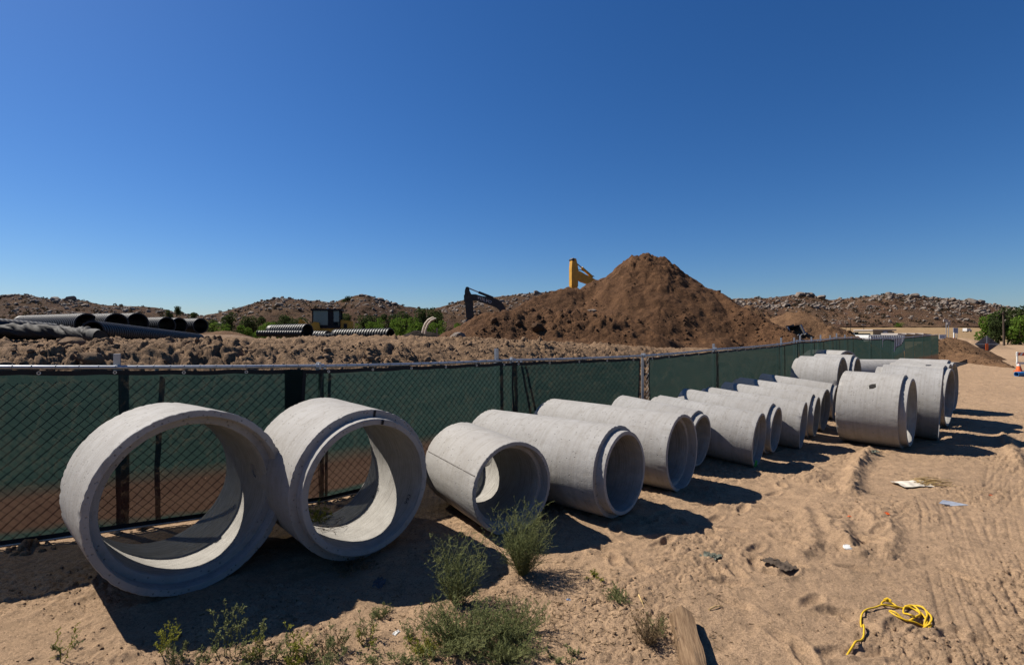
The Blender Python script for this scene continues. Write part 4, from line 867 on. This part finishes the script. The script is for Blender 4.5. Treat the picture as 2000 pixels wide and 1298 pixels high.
# wheel loader
lo = at(640, 657, 40); lz = float(base_z(lo.x, lo.y)); LD = thing('wheel_loader', (lo.x, lo.y, lz), (0, 0, R_(12)), 'yellow wheel loader with a dark glazed cab behind the black pipes', 'wheel loader')
zc = lambda py: at(0, py, 40).z-lz
w2 = 1.04; zt = zc(603.5); zb2 = zc(641)
cab = obj('cab_frame', MB().box((-w2-.1, -.85, zt-.16), (w2+.1, .85, zt)).box((-w2, -.75, zb2), (w2, .75, zb2+.25)), M['char'], LD)
for x, y in ((-w2, -.75), (w2-.09, -.75), (-w2, .66), (w2-.09, .66), (.12, -.76), (.44, -.76)): obj('cab_post', MB().box((x, y, zb2+.25), (x+.09, y+.09, zt-.09)), M['char'], cab)
obj('windscreen', MB().box((-w2+.09, -.73, zb2+.25), (.12, -.71, zt-.09)), M['glass'], cab); obj('door', MB().box((.21, -.735, zb2+.05), (.44, -.72, zt-.09)), M['char'], cab); obj('side_window', MB().box((.53, -.73, zb2+.5), (w2-.09, -.71, zt-.09)), M['glass'], cab)
obj('rear_glass', MB().box((-w2+.09, .70, zb2+.25), (w2-.09, .72, zt-.09)), M['glass'], cab); obj('seat', MB().box((-.25, -.1, zb2+.2), (.3, .45, zb2+.75)), M['rubber'], cab)
obj('engine_hood', MB().prism([(w2, zc(645)), (w2, zc(624.5)), (w2+.25, zc(625)), (w2+.92, zc(628)), (w2+.95, zc(645))], -.6, .7), M['yellow'], LD); obj('grille', MB().box((w2+.22, -.62, zc(641)), (w2+.48, -.598, zc(632))), M['char'], LD)
obj('fender', MB().prism([(-1.15, zc(645)), (-1.1, zc(634)), (-.85, zc(628.5)), (-.5, zc(630)), (-.4, zc(645))], -1.0, -.35), M['yellow'], LD); obj('lift_arm', MB().prism([(-2.0, zc(632)), (-1.9, zc(624)), (-1.72, zc(624)), (-1.1, zc(640)), (-1.3, zc(645))], -.9, -.6), M['yellow'], LD)
obj('chassis', MB().box((-1.6, -.7, .6), (1.7, .7, zb2)), M['yellow'], LD)
for x in (-1.2, 1.2):
    for y in (-1.05, 1.05):
        wh = obj('wheel', MB().lathe_y([(.25, -.2), (.62, -.22), (.7, -.15), (.7, .15), (.62, .22), (.25, .2)], 24, 0, True), M['rubber'], LD, loc=(x, y, .68), sm=40); obj('rim', MB().lathe_y([(.02, -.12), (.25, -.15), (.26, .15), (.02, .12)], 16), M['yellow'], wh)
obj('bucket', MB().prism([(-2.1, .9), (-2.0, .15), (-2.9, .1), (-2.95, .16), (-2.2, .3), (-2.25, .95)], -1.3, 1.3), M['steel'], LD)
obj('beacon', MB().tube([(0, 0, zt), (0, 0, zt+.12)], .06, 10), M['white'], LD)
# pale curved hoops
ho = at(836, 650, 36); hzv = float(base_z(ho.x, ho.y)); HO = thing('pipe_hoops', (ho.x, ho.y, hzv), (0, 0, 0), 'pair of pale curved hoops arching out of the ground by the dark soil pile', 'hoops')
for (dx, dy, r) in ((0, 0, .085), (.22, -.35, .06)):
    pts = [at(825.5, 650, 36), at(827, 642, 36), at(831, 632, 36), at(837, 624.5, 36), at(845, 620.5, 36), at(847, 621, 36)]
    obj('hoop', MB().tube([p-HO.location+Vector((dx, dy, -.06 if dx else 0)) for p in pts]+[], r, 10), simple('bleached_plastic', (.55, .46, .36), .7), HO, sm=60)
obj('stake', MB().box((at(852, 0, 36).x-ho.x, -.1, -.2), (at(855, 0, 36).x-ho.x, .0, at(0, 640, 36).z-hzv)), M['tanwall'], HO)
# excavator bucket resting on the tan pile
q = min((abs(HZ-(hz(HP2, (1549-1000)/F*q+0, q)-H)/q*F-648), q) for q in np.arange(35, 46, .25))[1]
bx_ = (1550-1000)/F*q; BK = thing('excavator_bucket', (bx_, q-.75, at(0, 656, q-.75).z), (R_(-24), R_(-8), R_(10)), 'dark open excavator bucket with bright worn edges on the tan earth pile', 'bucket')
S = .62
obj('shell', MB().box((-S, .9, 0), (S, .96, .98)).box((-S, .1, .92), (S, .96, .98)).box((-S+.06, 0, 0), (S-.06, .96, .06)), M['char'], BK)
for s in (-1, 1): obj('side_cutter', MB().box((s*S-.05, -.06, 0), (s*S+.05, .9, .92)), M['steel'], BK)
for k in range(4): obj('tooth', MB().prism([(-S+.1+k*.34, 0), (-S+.26+k*.34, 0), (-S+.22+k*.34, .09), (-S+.14+k*.34, .09)], -.25, .02), M['steel'], BK)
obj('hinge_lug', MB().box((-.4, .3, .97), (-.32, .5, 1.16)).box((.2, .3, .97), (.28, .5, 1.2)).box((-.4, .35, 1.08), (.28, .45, 1.15)), M['charcoal'], BK)

# ------------------------------------------------------------------ far side of the site
def boxthing(name, px0, px1, py0, dist, depth, m, label, cat, zb=None, parts=None):
    a = at(px0, py0, dist); b = at(px1, py0, dist); z0 = float(base_z((a.x+b.x)/2, dist)) if zb is None else zb
    r = thing(name, ((a.x+b.x)/2, dist, z0), (0, 0, 0), label, cat); W = (b.x-a.x)/2; return r, W, a.z-z0
b_, W, hh = boxthing('building', 1705, 1743, 645.5, 130, 8, None, 'low tan block building with a pale roof beyond the white container', 'building', zb=.1)
obj('wall', MB().box((-W, 0, -.3), (W, 7, hh)), M['tanwall'], b_); obj('roof', MB().box((-W-.2, -.2, hh), (W+.9, 7.2, hh+.3)), M['roof'], b_); obj('side_wing', MB().box((W, 1.5, -.3), (W+1.6, 7, hh-.2)), M['tanwall'], b_)
dr = obj('door', MB().box((.0, -.06, -.2), (1.2, .0, hh-.1)), M['bluepaint'], b_); obj('sign_panel', MB().box((.2, -.1, hh-.9), (1.0, -.06, hh-.3)), M['white'], dr)
ct, W, hh = boxthing('shipping_container', 1697, 1768, 654, 57, 2.4, None, 'white corrugated steel container standing behind the screened fence', 'container')
obj('shell', MB().box((-W, .05, 0), (W, 2.4, hh-.08)), M['white'], ct)
rib = MB().prism([(0, 0), (.13, 0), (.09, .09), (.04, .09)], 0, 1).mesh('rib')
for k in range(15):
    m_ = MB().box((-W+.1+k*(2*W-.2)/15, -.14, .1), (-W+.1+k*(2*W-.2)/15+.13, .06, hh-.1)); obj('corrugation', m_, M['white'], ct)
obj('top_rail', MB().box((-W, -.04, hh-.08), (W, 2.42, hh)), M['white'], ct)
gf, W, hh = boxthing('fence_panel', 1669, 1700, 651, 75, .05, None, 'green screened fence length beside the white container', 'fence', zb=-.1)
obj('privacy_screen', MB().box((-W, 0, 0), (W, .04, hh)), simple('far_green_cloth', (.03, .07, .06), .9), gf); obj('post', MB().tube([(-W, .05, 0), (-W, .05, hh+.2)], .04, 6), M['galv'], gf)
dk, W, hh = boxthing('storage_bin', 1668, 1676, 648.5, 78, 1, None, 'small dark bin showing above the green fence by the tan pile', 'bin', zb=-.1)
obj('body', MB().box((-W, 0, 0), (W, .8, hh-.12)), M['charcoal'], dk); obj('lid', MB().box((-W-.05, -.05, hh-.12), (W+.05, .85, hh)), M['char'], dk)
lf, W, hh = boxthing('roof_shed', 1752, 1818, 650.5, 120, 6, None, 'long low shed roof with pale rusty sheets beyond the fence', 'shed', zb=-.1)
obj('wall', MB().box((-W, 0, 0), (W, 5, hh-.35)), M['tanwall'], lf)
for k in range(8): obj('roof_sheet', MB().prism([(-W+k*W/4, hh-.35), (-W+(k+.94)*W/4, hh-.35), (-W+(k+.94)*W/4, hh-.1-.12*(k % 2)), (-W+k*W/4, hh-.12*(k % 2))], -.3, 5.2), M['roof'], lf)
for (px, py0, lab) in ((1652.5, 612, 'thin lamp post rising behind the tan earth pile, the outer one of two'), (1661, 622, 'thin lamp post with double heads beside the taller lamp post'), (1687, 634, 'short thin lamp post in front of the dry field')):
    a = at(px, py0, 140); r = thing('lamp_post', (a.x, 140, .2), (0, 0, 0), lab, 'lamp post'); hh = a.z-.2
    obj('pole', MB().tube([(0, 0, -.2), (0, 0, hh)], .06, 6), M['char'], r); obj('lamp_head', MB().box((-.5, -.1, hh-.05), (.5, .1, hh+.1)), M['roof'], r)
a = at(1850, 627, 80); r = thing('light_tower', (a.x, 80, -.3), (0, 0, 0), 'twin-pole light tower with a pale panel on top beyond the fence end', 'light tower'); hh = a.z+.3
for s in (-.16, .22): obj('pole', MB().tube([(s, 0, 0), (s, 0, hh-.1)], .05, 6), M['galv'], r)
obj('lamp_panel', MB().box((-.6, -.06, hh-.1), (.1, .06, hh+.3)).box((.0, -.08, hh-.55), (.45, .08, hh-.1)), M['roof'], r)
sb, W, hh = boxthing('sign_board', 1862, 1871, 640, 90, .1, None, 'blue-grey square board on posts by the road', 'sign', zb=-.2)
obj('panel', MB().box((-W, -.03, hh-.95), (W, .03, hh)), M['bluepaint'], sb)
for s in (-1, 1): obj('post', MB().tube([(s*W*.7, .06, 0), (s*W*.7, .06, hh-.1)], .05, 6), M['galv'], sb)
pb, W, hh = boxthing('banner', 1835, 1848, 653, 62, .1, None, 'white and blue banner at the end of the screened fence', 'banner', zb=-.25)
obj('cloth', MB().box((-W, -.02, hh-.55), (W, .02, hh)), M['white'], pb); obj('stripe', MB().box((-W, -.03, hh-.32), (W*.4, -.021, hh-.2)), M['bluepaint'], pb)
for s in (-1, 1): obj('post', MB().tube([(s*W, .04, 0), (s*W, .04, hh)], .04, 6), M['galv'], pb)
mb_, W, hh = boxthing('marker_post', 1862.5, 1864.5, 649, 66, .1, None, 'short white marker post beside the low green shrub', 'post', zb=-.25)
obj('post', MB().box((-W, -.06, 0), (W, .06, hh)), M['white'], mb_); obj('band', MB().box((-W-.01, -.07, hh*.6), (W+.01, .07, hh*.7)), M['orange'], mb_)
for (px, py, D, sc, lab) in ((1872, 655, 64, .28, 'low green shrub beside the white marker post'), (1757, 634, 225, .75, 'solitary dark green bush at the foot of the rocky hill')):
    p = at(px, py+8, D); zz = float(np.interp(D, [64, 225], [-.3, 3.9])); o = plant(shrubp[1], p.x, D, zz, sc, lab, 'bush', None); o.scale[2] = sc*.8
wv = thing('parked_van', at(1889, 648, 120), (0, 0, R_(20)), 'white van parked far off on the dirt road', 'van'); wv.location.z = .0; wv.location.z = at(0, 648, 120).z; wv.scale = (.55, .55, .55)
obj('body', MB().prism([(-1.6, .35), (-1.6, 1.6), (.6, 1.6), (1.1, 1.0), (1.7, .9), (1.7, .35)], -.8, .8), M['white'], wv)
for x in (-1, 1):
    for y in (-.8, .8): obj('wheel', MB().lathe_y([(.02, -.1), (.33, -.1), (.33, .1), (.02, .1)], 14), M['rubber'], wv, loc=(x, y, .3))
obj('windscreen', MB().prism([(.62, 1.5), (1.05, 1.05), (1.1, 1.1), (.66, 1.56)], -.7, .7), M['glass'], wv)
# roll-up road sign seen from behind
so = gp(1927, 697); sg = thing('road_sign', (so[0], so[1], float(base_z(*so))), (0, 0, R_(-28)), 'diamond roll-up road sign seen from behind on a spring stand', 'road sign')
cz = at(0, 668, so[1]).z; hd = .80
obj('sign_cloth', MB().prism([(-hd, cz), (0, cz-hd*.92), (hd, cz), (0, cz+hd*.92)], 0, .012), M['signback'], sg)
obj('cross_brace', MB().box((-hd, -.035, cz-.025), (hd, -.015, cz+.025)).box((-.03, -.04, cz-hd*.9), (.03, -.018, cz+hd*.9)), M['galv'], sg)
obj('mast', MB().tube([(0, -.05, .25), (0, -.05, cz-.1)], .035, 8), M['orange'], sg); obj('bracket', MB().box((-.09, -.09, cz-.5), (.09, -.04, cz+.05)), M['orange'], sg)
for k in range(4):
    a = k*math.pi/2+.78; obj('leg', MB().tube([(0, -.05, .3), (.55*math.cos(a), .55*math.sin(a)-.05, 0)], .02, 6), M['char'], sg)
# traffic cone, barricade and blue pipe by the road
co = gp(1990, 722); cn = thing('traffic_cone', (co[0], co[1], gz(*co)), (0, 0, .3), 'orange traffic cone with a white collar standing by the blue pipe', 'traffic cone')
def rev_z(prof, n=24):
    mb = MB(); v = [(r*math.cos(2*math.pi*k/n), r*math.sin(2*math.pi*k/n), z) for k in range(n) for r, z in prof]; m = len(prof)
    return mb.add(v, [(k*m+i, ((k+1) % n)*m+i, ((k+1) % n)*m+i+1, k*m+i+1) for k in range(n) for i in range(m-1)])
obj('cone', rev_z([(.15, .03), (.10, .23), (.073, .32), (.045, .44), (.03, .46), (.0, .46)]), M['orange'], cn, sm=50); obj('collar', rev_z([(.078, .315), (.049, .43)]), M['white'], cn); obj('base', MB().box((-.18, -.18, 0), (.18, .18, .035)), M['orange'], cn)
bo = gp(2001, 712); ba = thing('barricade', (bo[0], bo[1], float(base_z(*bo))), (0, 0, R_(-15)), 'orange and white striped road barricade with a pale lower rail', 'barricade')
zt_ = at(0, 688, bo[1]).z-ba.location.z
obj('top_board', MB().box((-.45, -.03, zt_-.22), (.55, .03, zt_)), M['white'], ba)
for k in range(4): obj('stripe', MB().prism([(-.42+k*.25, zt_-.21), (-.30+k*.25, zt_-.21), (-.20+k*.25, zt_-.01), (-.32+k*.25, zt_-.01)], -.037, -.030), M['orange'], ba)
obj('lower_rail', MB().box((-.45, -.03, .12), (.55, .03, .26)), M['white'], ba)
for x in (-.42, .47): obj('leg', MB().box((x, -.05, 0), (x+.05, .05, zt_+.04)), M['white'], ba)
bp = gp(1985, 731); q0 = Vector((bp[0], bp[1], gz(*bp)+.11)); q1 = q0+Vector((2.6, .25, .02))
BPp = thing('blue_pipe', (q0.x, q0.y, q0.z-.11), (0, 0, 0), 'bright blue plastic pipe lying on the dirt by the cone', 'blue pipe')
n_ = (q1-q0).to_track_quat('Y', 'Z'); o = obj('wall', MB().lathe_y([(.125, 0), (.125, 2.6), (.105, 2.6), (.105, 0)], 28, 0, True), M['blue'], BPp, loc=(0, 0, .11), sm=40); o.rotation_mode = 'QUATERNION'; o.rotation_quaternion = n_

# ------------------------------------------------------------------ litter on the sand
def gp3(px, py, dz=0.): x, y = gp(px, py); return Vector((x, y, gz(x, y)+dz))
def zm(pts): return [(1500+x*.268, 950+y*.268) for x, y in pts]
rp = zm([(575, 1215), (610, 1185), (640, 1165), (675, 1130), (697, 1095), (698, 1045), (685, 1010), (676, 985), (685, 960), (720, 930), (780, 905), (850, 885), (940, 888), (905, 862), (850, 853), (828, 866), (845, 884), (920, 886), (990, 892), (1060, 884), (1120, 900), (1165, 930), (1190, 962), (1188, 988), (1140, 990), (1070, 984), (1000, 976), (935, 955), (885, 925), (930, 948), (1010, 975), (1075, 970), (1108, 945), (1085, 912), (1030, 893), (995, 900), (988, 930), (1020, 960), (1050, 970), (1090, 958), (1110, 930), (1060, 888), (1000, 880), (1070, 878), (1130, 900), (1160, 940), (1150, 975), (1140, 995), (1165, 1000), (1195, 1035), (1180, 1050), (1145, 1040), (1135, 1015), (1160, 985), (1130, 940), (1085, 905)])
def catmull(P, n=6):
    o = []
    for i in range(len(P)-1):
        a = P[max(0, i-1)]; b = P[i]; c = P[i+1]; e = P[min(len(P)-1, i+2)]
        for k in range(n):
            t = k/n; o.append(.5*((2*b)+(c-a)*t+(2*a-5*b+4*c-e)*t*t+(3*b-a-3*c+e)*t**3))
    return o+[P[-1]]
P = catmull([gp3(*q, .008+.006*(i % 3)) for i, q in enumerate(rp)]); rt = thing('rope', P[0], (0, 0, 0), 'yellow rope lying in a loose tangle with one long tail', 'rope')
obj('strand', MB().tube([p-P[0] for p in P], .0065, 8), M['rope'], rt, sm=60); obj('knot', MB().tube([P[84]-P[0]+Vector((.0, 0, .005)), P[84]-P[0]+Vector((.03, .01, .012)), P[84]-P[0]+Vector((.045, -.01, .004))], .012, 8), M['rope'], rt, sm=60)
# timber post
a = gp3(1332, 1222); b = Vector((1.02, 2.55, gz(1.02, 2.55))); ax = (b-a); L = ax.length
tb = thing('timber_offcut', a, (0, 0, math.atan2(ax.y, ax.x)-math.pi/2), 'weathered squared timber with a splintered end lying on the sand', 'timber')
nseg = 14; v = []; prof = [(-.075, 0), (.07, 0), (.085, .05), (.075, .115), (.0, .135), (-.07, .12), (-.085, .05)]
for i in range(nseg+1):
    y = L*i/nseg
    for k, (x, z) in enumerate(prof):
        j = (random.uniform(-.06, .03) if i == 0 else 0); v.append((x*(1+.06*math.sin(i*1.7+k)), y+j, z*(1+.05*math.sin(i*.9+k*2))-.01+.03*i/nseg*0))
m_ = len(prof); tm = MB().add(v, [(i*m_+k, i*m_+(k+1) % m_, (i+1)*m_+(k+1) % m_, (i+1)*m_+k) for i in range(nseg) for k in range(m_)]+[tuple(range(m_)), tuple(nseg*m_+k for k in range(m_))])
obj('beam', tm, M['wood'], tb, sm=30)
for k in range(5): obj('splinter', MB().tube([(-.05+.025*k, .05, .03+.015*k), (-.05+.025*k, -.04-.02*(k % 3), .035+.018*k)], [.012, .001], 4), M['wood'], tb)
# white lid, metal strip, torn paper sack with straw, orange scraps, rags, bark
p = gp3(1656, 1074); ld = thing('jar_top', p, (R_(8), 0, 0), 'round white plastic lid lying on the open sand', 'jar top'); obj('disc', rev_z([(0, .014), (.036, .014), (.042, .010), (.043, -.002), (.038, -.002)], 28), M['white'], ld, sm=40); obj('rim', rev_z([(.030, .0145), (.034, .0175), (.037, .0145)], 28), M['white'], ld, sm=40)
p = gp3(1862, 982); st = thing('metal_strip', p, (0, 0, R_(-6)), 'bent grey metal strip lying beside the tyre tracks', 'metal strip')
obj('blade', MB().add([(-.17, 0, .02), (-.06, -.03, .0), (.19, .01, .008), (-.09, .05, .05), (.02, .045, .035)], [(0, 1, 4, 3), (1, 2, 4)]), simple('dull_zinc', (.42, .45, .50), .5, .3), st); obj('fold', MB().add([(-.17, -.002, .018), (-.06, -.032, -.004), (-.06, -.03, .016), (-.17, 0, .022)], [(0, 1, 2, 3)]), M['galv'], st)
p = gp3(1795, 947); sk = thing('torn_sack', p, (0, 0, 0), 'torn pale paper sack with straw spilling out on the sand', 'torn sack'); mb = MB()
U, V = np.meshgrid(np.linspace(-.32, .12, 22), np.linspace(-.13, .13, 12)); Zs = .02+.05*np.maximum(0, fbm(U*7, V*7, 3)+.3)*(1-(V/.14)**2)
me = grid_mesh('paper', U, V+.03*fbm(U*5, V*5, 2), Zs); me.materials.append(M['paper']); obj('paper', me, None, sk)
for k in range(34):
    a0 = Vector((random.uniform(-.08, .12), random.uniform(-.12, .16), random.uniform(.01, .06))); dd_ = Vector((random.uniform(.15, .6), random.uniform(-.12, .12), random.uniform(-.02, .03))); mb.tube([a0, a0+dd_*.5+Vector((0, 0, .015)), a0+dd_*random.uniform(.7, 1.)], .0045, 4)
obj('straw', mb, M['straw'], sk)
for i, (px, py, nm, mt, lab) in enumerate(((1659, 1010, 'plastic_scrap', 'orange', 'small orange plastic scrap in the sand above the white lid'), (1733, 1012, 'plastic_scrap', 'orange', 'shredded orange plastic scrap beside the low sand ridge'), (1935, 968, 'plastic_scrap', 'orange', 'tiny orange shred at the edge of the tyre tracks'), (1388, 1090, 'rag', 'rag', 'crumpled grey-green rag half buried in churned sand'), (1520, 1106, 'bark_piece', 'bark', 'dark brown strip of bark pressed into the sand'), (1708, 887, 'rag', 'rag', 'faded grey rag below the big holed pipe'), (741, 1136, 'plastic_sheet', 'signback', 'grey scrap of plastic sheet in the shade before the wide pipes'), (1110, 1172, 'plastic_scrap', 'bluepaint', 'tiny blue scrap among the dirt crumbs'), (775, 1232, 'plastic_scrap', 'white', 'crumpled white scrap among the low weeds'))):
    p = gp3(px, py); s = (.022, .035, .02, .11, .13, .09, .09, .018, .03)[i]; r = thing(nm, p, (0, 0, i*1.3), lab, nm.split('_')[-1] if nm != 'rag' else 'rag')
    U, V = np.meshgrid(np.linspace(-s, s, 14), np.linspace(-s*.55, s*.55, 10)); fz = 1.6*fbm(U/s*2.2+i*7, V/s*2.2, 4); me = grid_mesh('sheet', U+.15*s*fbm(V/s*2, U/s*2+i, 2), V+.2*s*fz, .002+.5*s*np.abs(fz)*(1-(U/s)**2*.6)); me.materials.append(M[mt]); obj('sheet', me, None, r)
    obj('torn_edge', MB().tube([(-s*.8, -s*.3, .01), (-s*.2, s*.2, .02+.1*s), (s*.5, s*.1, .012), (s*.95, s*.35, .008)], s*.05, 5), M[mt], r)
for (px, py, px2, py2, lab) in ((1385, 1196, 1412, 1186, 'short pale stick on the sand above the timber'), (1247, 1168, 1258, 1190, 'thin straw-coloured twig near the dry weeds')):
    a = gp3(px, py, .008); b = gp3(px2, py2, .008); r = thing('stick', a, (0, 0, 0), lab, 'stick'); obj('shaft', MB().tube([(0, 0, 0), (b-a)*.5+Vector((.0, .01, .006)), b-a], [.006, .005, .003], 6), M['straw'], r, sm=60); obj('side_twig', MB().tube([(b-a)*.5, (b-a)*.7+Vector((.02, .015, .01))], .002, 5), M['straw'], r)

# ------------------------------------------------------------------ weeds
def weed(name, x, y, h, spread, n, leafm, label, cat, seed, group=None, twig=7, leaf=.0095, lean=(0, 0), nleaf=13, bare=.12, thick=.0024):
    r = np.random.default_rng(seed); root = thing(name, (x, y, gz(x, y)-.01), (0, 0, 0), label, cat, group)
    st = MB(); LV = []
    for i in range(n):
        a = r.uniform(0, 6.28); el = spread*math.sqrt(r.uniform(.02, 1)); hh = h*r.uniform(.55, 1.05)*(1-.25*min(1, el/(h+.01))**2)
        p0 = np.array([.03*math.cos(a)*r.random(), .03*math.sin(a)*r.random(), 0.]); tip = np.array([el*math.cos(a)+lean[0], el*math.sin(a)+lean[1], hh]); mid = p0*.5+tip*.5+np.array([math.cos(a), math.sin(a), 0])*el*.12+r.normal(0, .015, 3)
        tt = np.linspace(0, 1, 7)[:, None]; C = (1-tt)**2*p0+2*(1-tt)*tt*mid+tt**2*tip; C[1:-1] += r.normal(0, .008, C[1:-1].shape)
        st.tube([tuple(c) for c in C], [thick*(1.2-.9*k/6) for k in range(7)], 4, False)
        for k in range(twig):
            t = r.uniform(bare, 1); j = min(5, int(t*6)); q = C[j]+(C[j+1]-C[j])*(t*6-j); d_ = r.normal(0, 1, 3); d_[2] = abs(d_[2])*.9+.35; d_ /= np.linalg.norm(d_); L_ = h*r.uniform(.12, .36)*(1.2-t*.75); e = q+d_*L_
            st.tube([tuple(q), tuple((q+e)/2+r.normal(0, .004, 3)), tuple(e)], thick*.45, 3, False)
            u = r.uniform(.1, 1.05, nleaf)[:, None]; lp = q+(e-q)*u; ld_ = r.normal(0, 1, (nleaf, 3))+d_*.8; ld_ /= np.linalg.norm(ld_, axis=1)[:, None]; sd = np.cross(ld_, r.normal(0, 1, (nleaf, 3))); sd /= np.linalg.norm(sd, axis=1)[:, None]; s = leaf*r.uniform(.6, 1.5, (nleaf, 1))
            LV.append(np.stack([lp, lp+ld_*s*.55+sd*s*.2, lp+ld_*s, lp+ld_*s*.55-sd*s*.2], 1).reshape(-1, 3))
    obj('stems', st.mesh('stems', False), leafm, root); V = np.concatenate(LV); me = tri_mesh('leaves', V, np.arange(len(V)).reshape(-1, 4)); me.materials.append(leafm); obj('leaves', me, None, root); return root
g = lambda px, py: gp(px, py)
weed('weed_bush', *g(1020, 1118), .60, .30, 110, M['weed'], 'rounded green weed bush at the mouth of the seamed pipe', 'weed', 1, twig=9)
weed('weed_bush', *g(893, 1180), .56, .26, 62, M['weed'], 'upright spiky green weed bush rising out of the shade', 'weed', 2, twig=8)
weed('weed_bush', *g(905, 1268), .32, .38, 130, M['weed'], 'broad low green weed mat in front of the spiky bush', 'weed', 3, twig=8, leaf=.010)
weed('weed_bush', *g(1000, 1240), .26, .30, 95, M['weed'], 'greyish low weed mat joining the broad green mat', 'weed', 4, twig=7, leaf=.009)
weed('weed_bush', *g(985, 1290), .22, .30, 90, M['weed'], 'thin green weed fringe below the greyish mat', 'weed', 5, twig=7, leaf=.009)
weed('weed_bush', *g(838, 1268), .16, .2, 34, M['weed_yellow'], 'yellowish weed tuft at the edge of the broad green mat', 'weed', 6, twig=6, leaf=.008)
weed('weed_bush', -2.16, 5.52, .30, .24, 30, M['weed_yellow'], 'yellow-green sunlit weed seen through the wide tongue-rimmed pipe', 'weed', 7, twig=7, leaf=.016)
weed('weed_bush', *g(1205, 1172), .10, .16, 34, M['weed'], 'small flat weed patch on the sand beyond the timber', 'weed', 8, twig=5, leaf=.008)
weed('weed_bush', *g(1268, 1262), .20, .13, 40, M['weed_dry'], 'dry straw-coloured weed tuft next to the timber', 'weed', 9, twig=6, leaf=.007)
weed('weed_bush', *g(1285, 1238), .13, .12, 20, M['weed'], 'grey-green sprigs between the dry tuft and the timber', 'weed', 19, twig=5, leaf=.007)
weed('weed_bush', *g(745, 1195), .10, .11, 26, M['weed'], 'low weed tuft on the shadow edge before the wide pipes', 'weed', 10, twig=5, leaf=.008)
weed('weed_bush', *g(690, 1105), .10, .3, 34, M['weed_dry'], 'shaded dry weeds under the wide tongue-rimmed pipe', 'weed', 29, twig=5, leaf=.012)
for i, (px, py, h, k) in enumerate(((320, 1284, .26, 3), (345, 1296, .15, 4), (437, 1290, .27, 2), (455, 1292, .28, 2), (487, 1294, .13, 3), (510, 1291, .22, 2), (535, 1295, .12, 3), (570, 1288, .12, 4), (588, 1284, .25, 2), (612, 1286, .10, 3), (636, 1280, .20, 2), (665, 1270, .14, 3), (121, 1294, .20, 1), (128, 1270, .10, 2), (395, 1297, .10, 3), (720, 1240, .16, 4), (710, 1262, .1, 3), (795, 1250, .12, 4), (780, 1290, .10, 6), (640, 1300, .14, 5), (560, 1300, .10, 5), (840, 1300, .10, 6), (1092, 1298, .07, 3), (1120, 1285, .06, 2), (1165, 1130, .05, 5), (480, 1300, .08, 4), (730, 1290, .09, 6))):
    weed('weed_sprig', *g(px, py), h*1.25, .05+.02*k, k+1, M['weed'] if i % 4 else M['weed_yellow'], 'slender upright weed sprig growing in the foreground sand', 'weed', 100+i, 'foreground weed sprigs', twig=10, leaf=.016 if h > .2 else .012, nleaf=9, bare=.12)
for i, (px, py, h) in enumerate(((645, 1272, .18), (660, 1262, .15), (628, 1290, .12))):
    weed('dry_sprig', *g(px, py), h, .1, 4, M['weed_dry'], 'dry brown weed stalk among the green sprigs', 'weed', 200+i, 'dry weed stalks', twig=6, leaf=.008)
# fine dry litter shed by the weeds
lm = MB()
for k in range(1500):
    px_, py_ = (rng.normal(1050, 140), rng.normal(1200, 55)) if k % 3 else (rng.uniform(300, 1450), rng.uniform(1150, 1300))
    if py_ > 1330 or py_ < 1080: continue
    x, y = gp(px_, py_); a = rng.uniform(0, 6.28); L = rng.uniform(.01, .06); lm.add([(x, y, 0), (x+L*math.cos(a), y+L*math.sin(a), rng.uniform(0, .012)), (x+L*math.cos(a)-.002*math.sin(a), y+L*math.sin(a)+.002*math.cos(a), .0), (x-.002*math.sin(a), y+.002*math.cos(a), 0)], [(0, 1, 2, 3)])
lv = np.array(lm.v); lv[:, 2] += ground_z(lv[:, 0].copy(), lv[:, 1].copy())+.004; lm.v = [tuple(p) for p in lv]
tag(obj('plant_litter', lm.mesh('plant_litter', False), M['weed_dry']), 'thin dry plant litter scattered over the foreground sand', 'litter', kind='stuff')
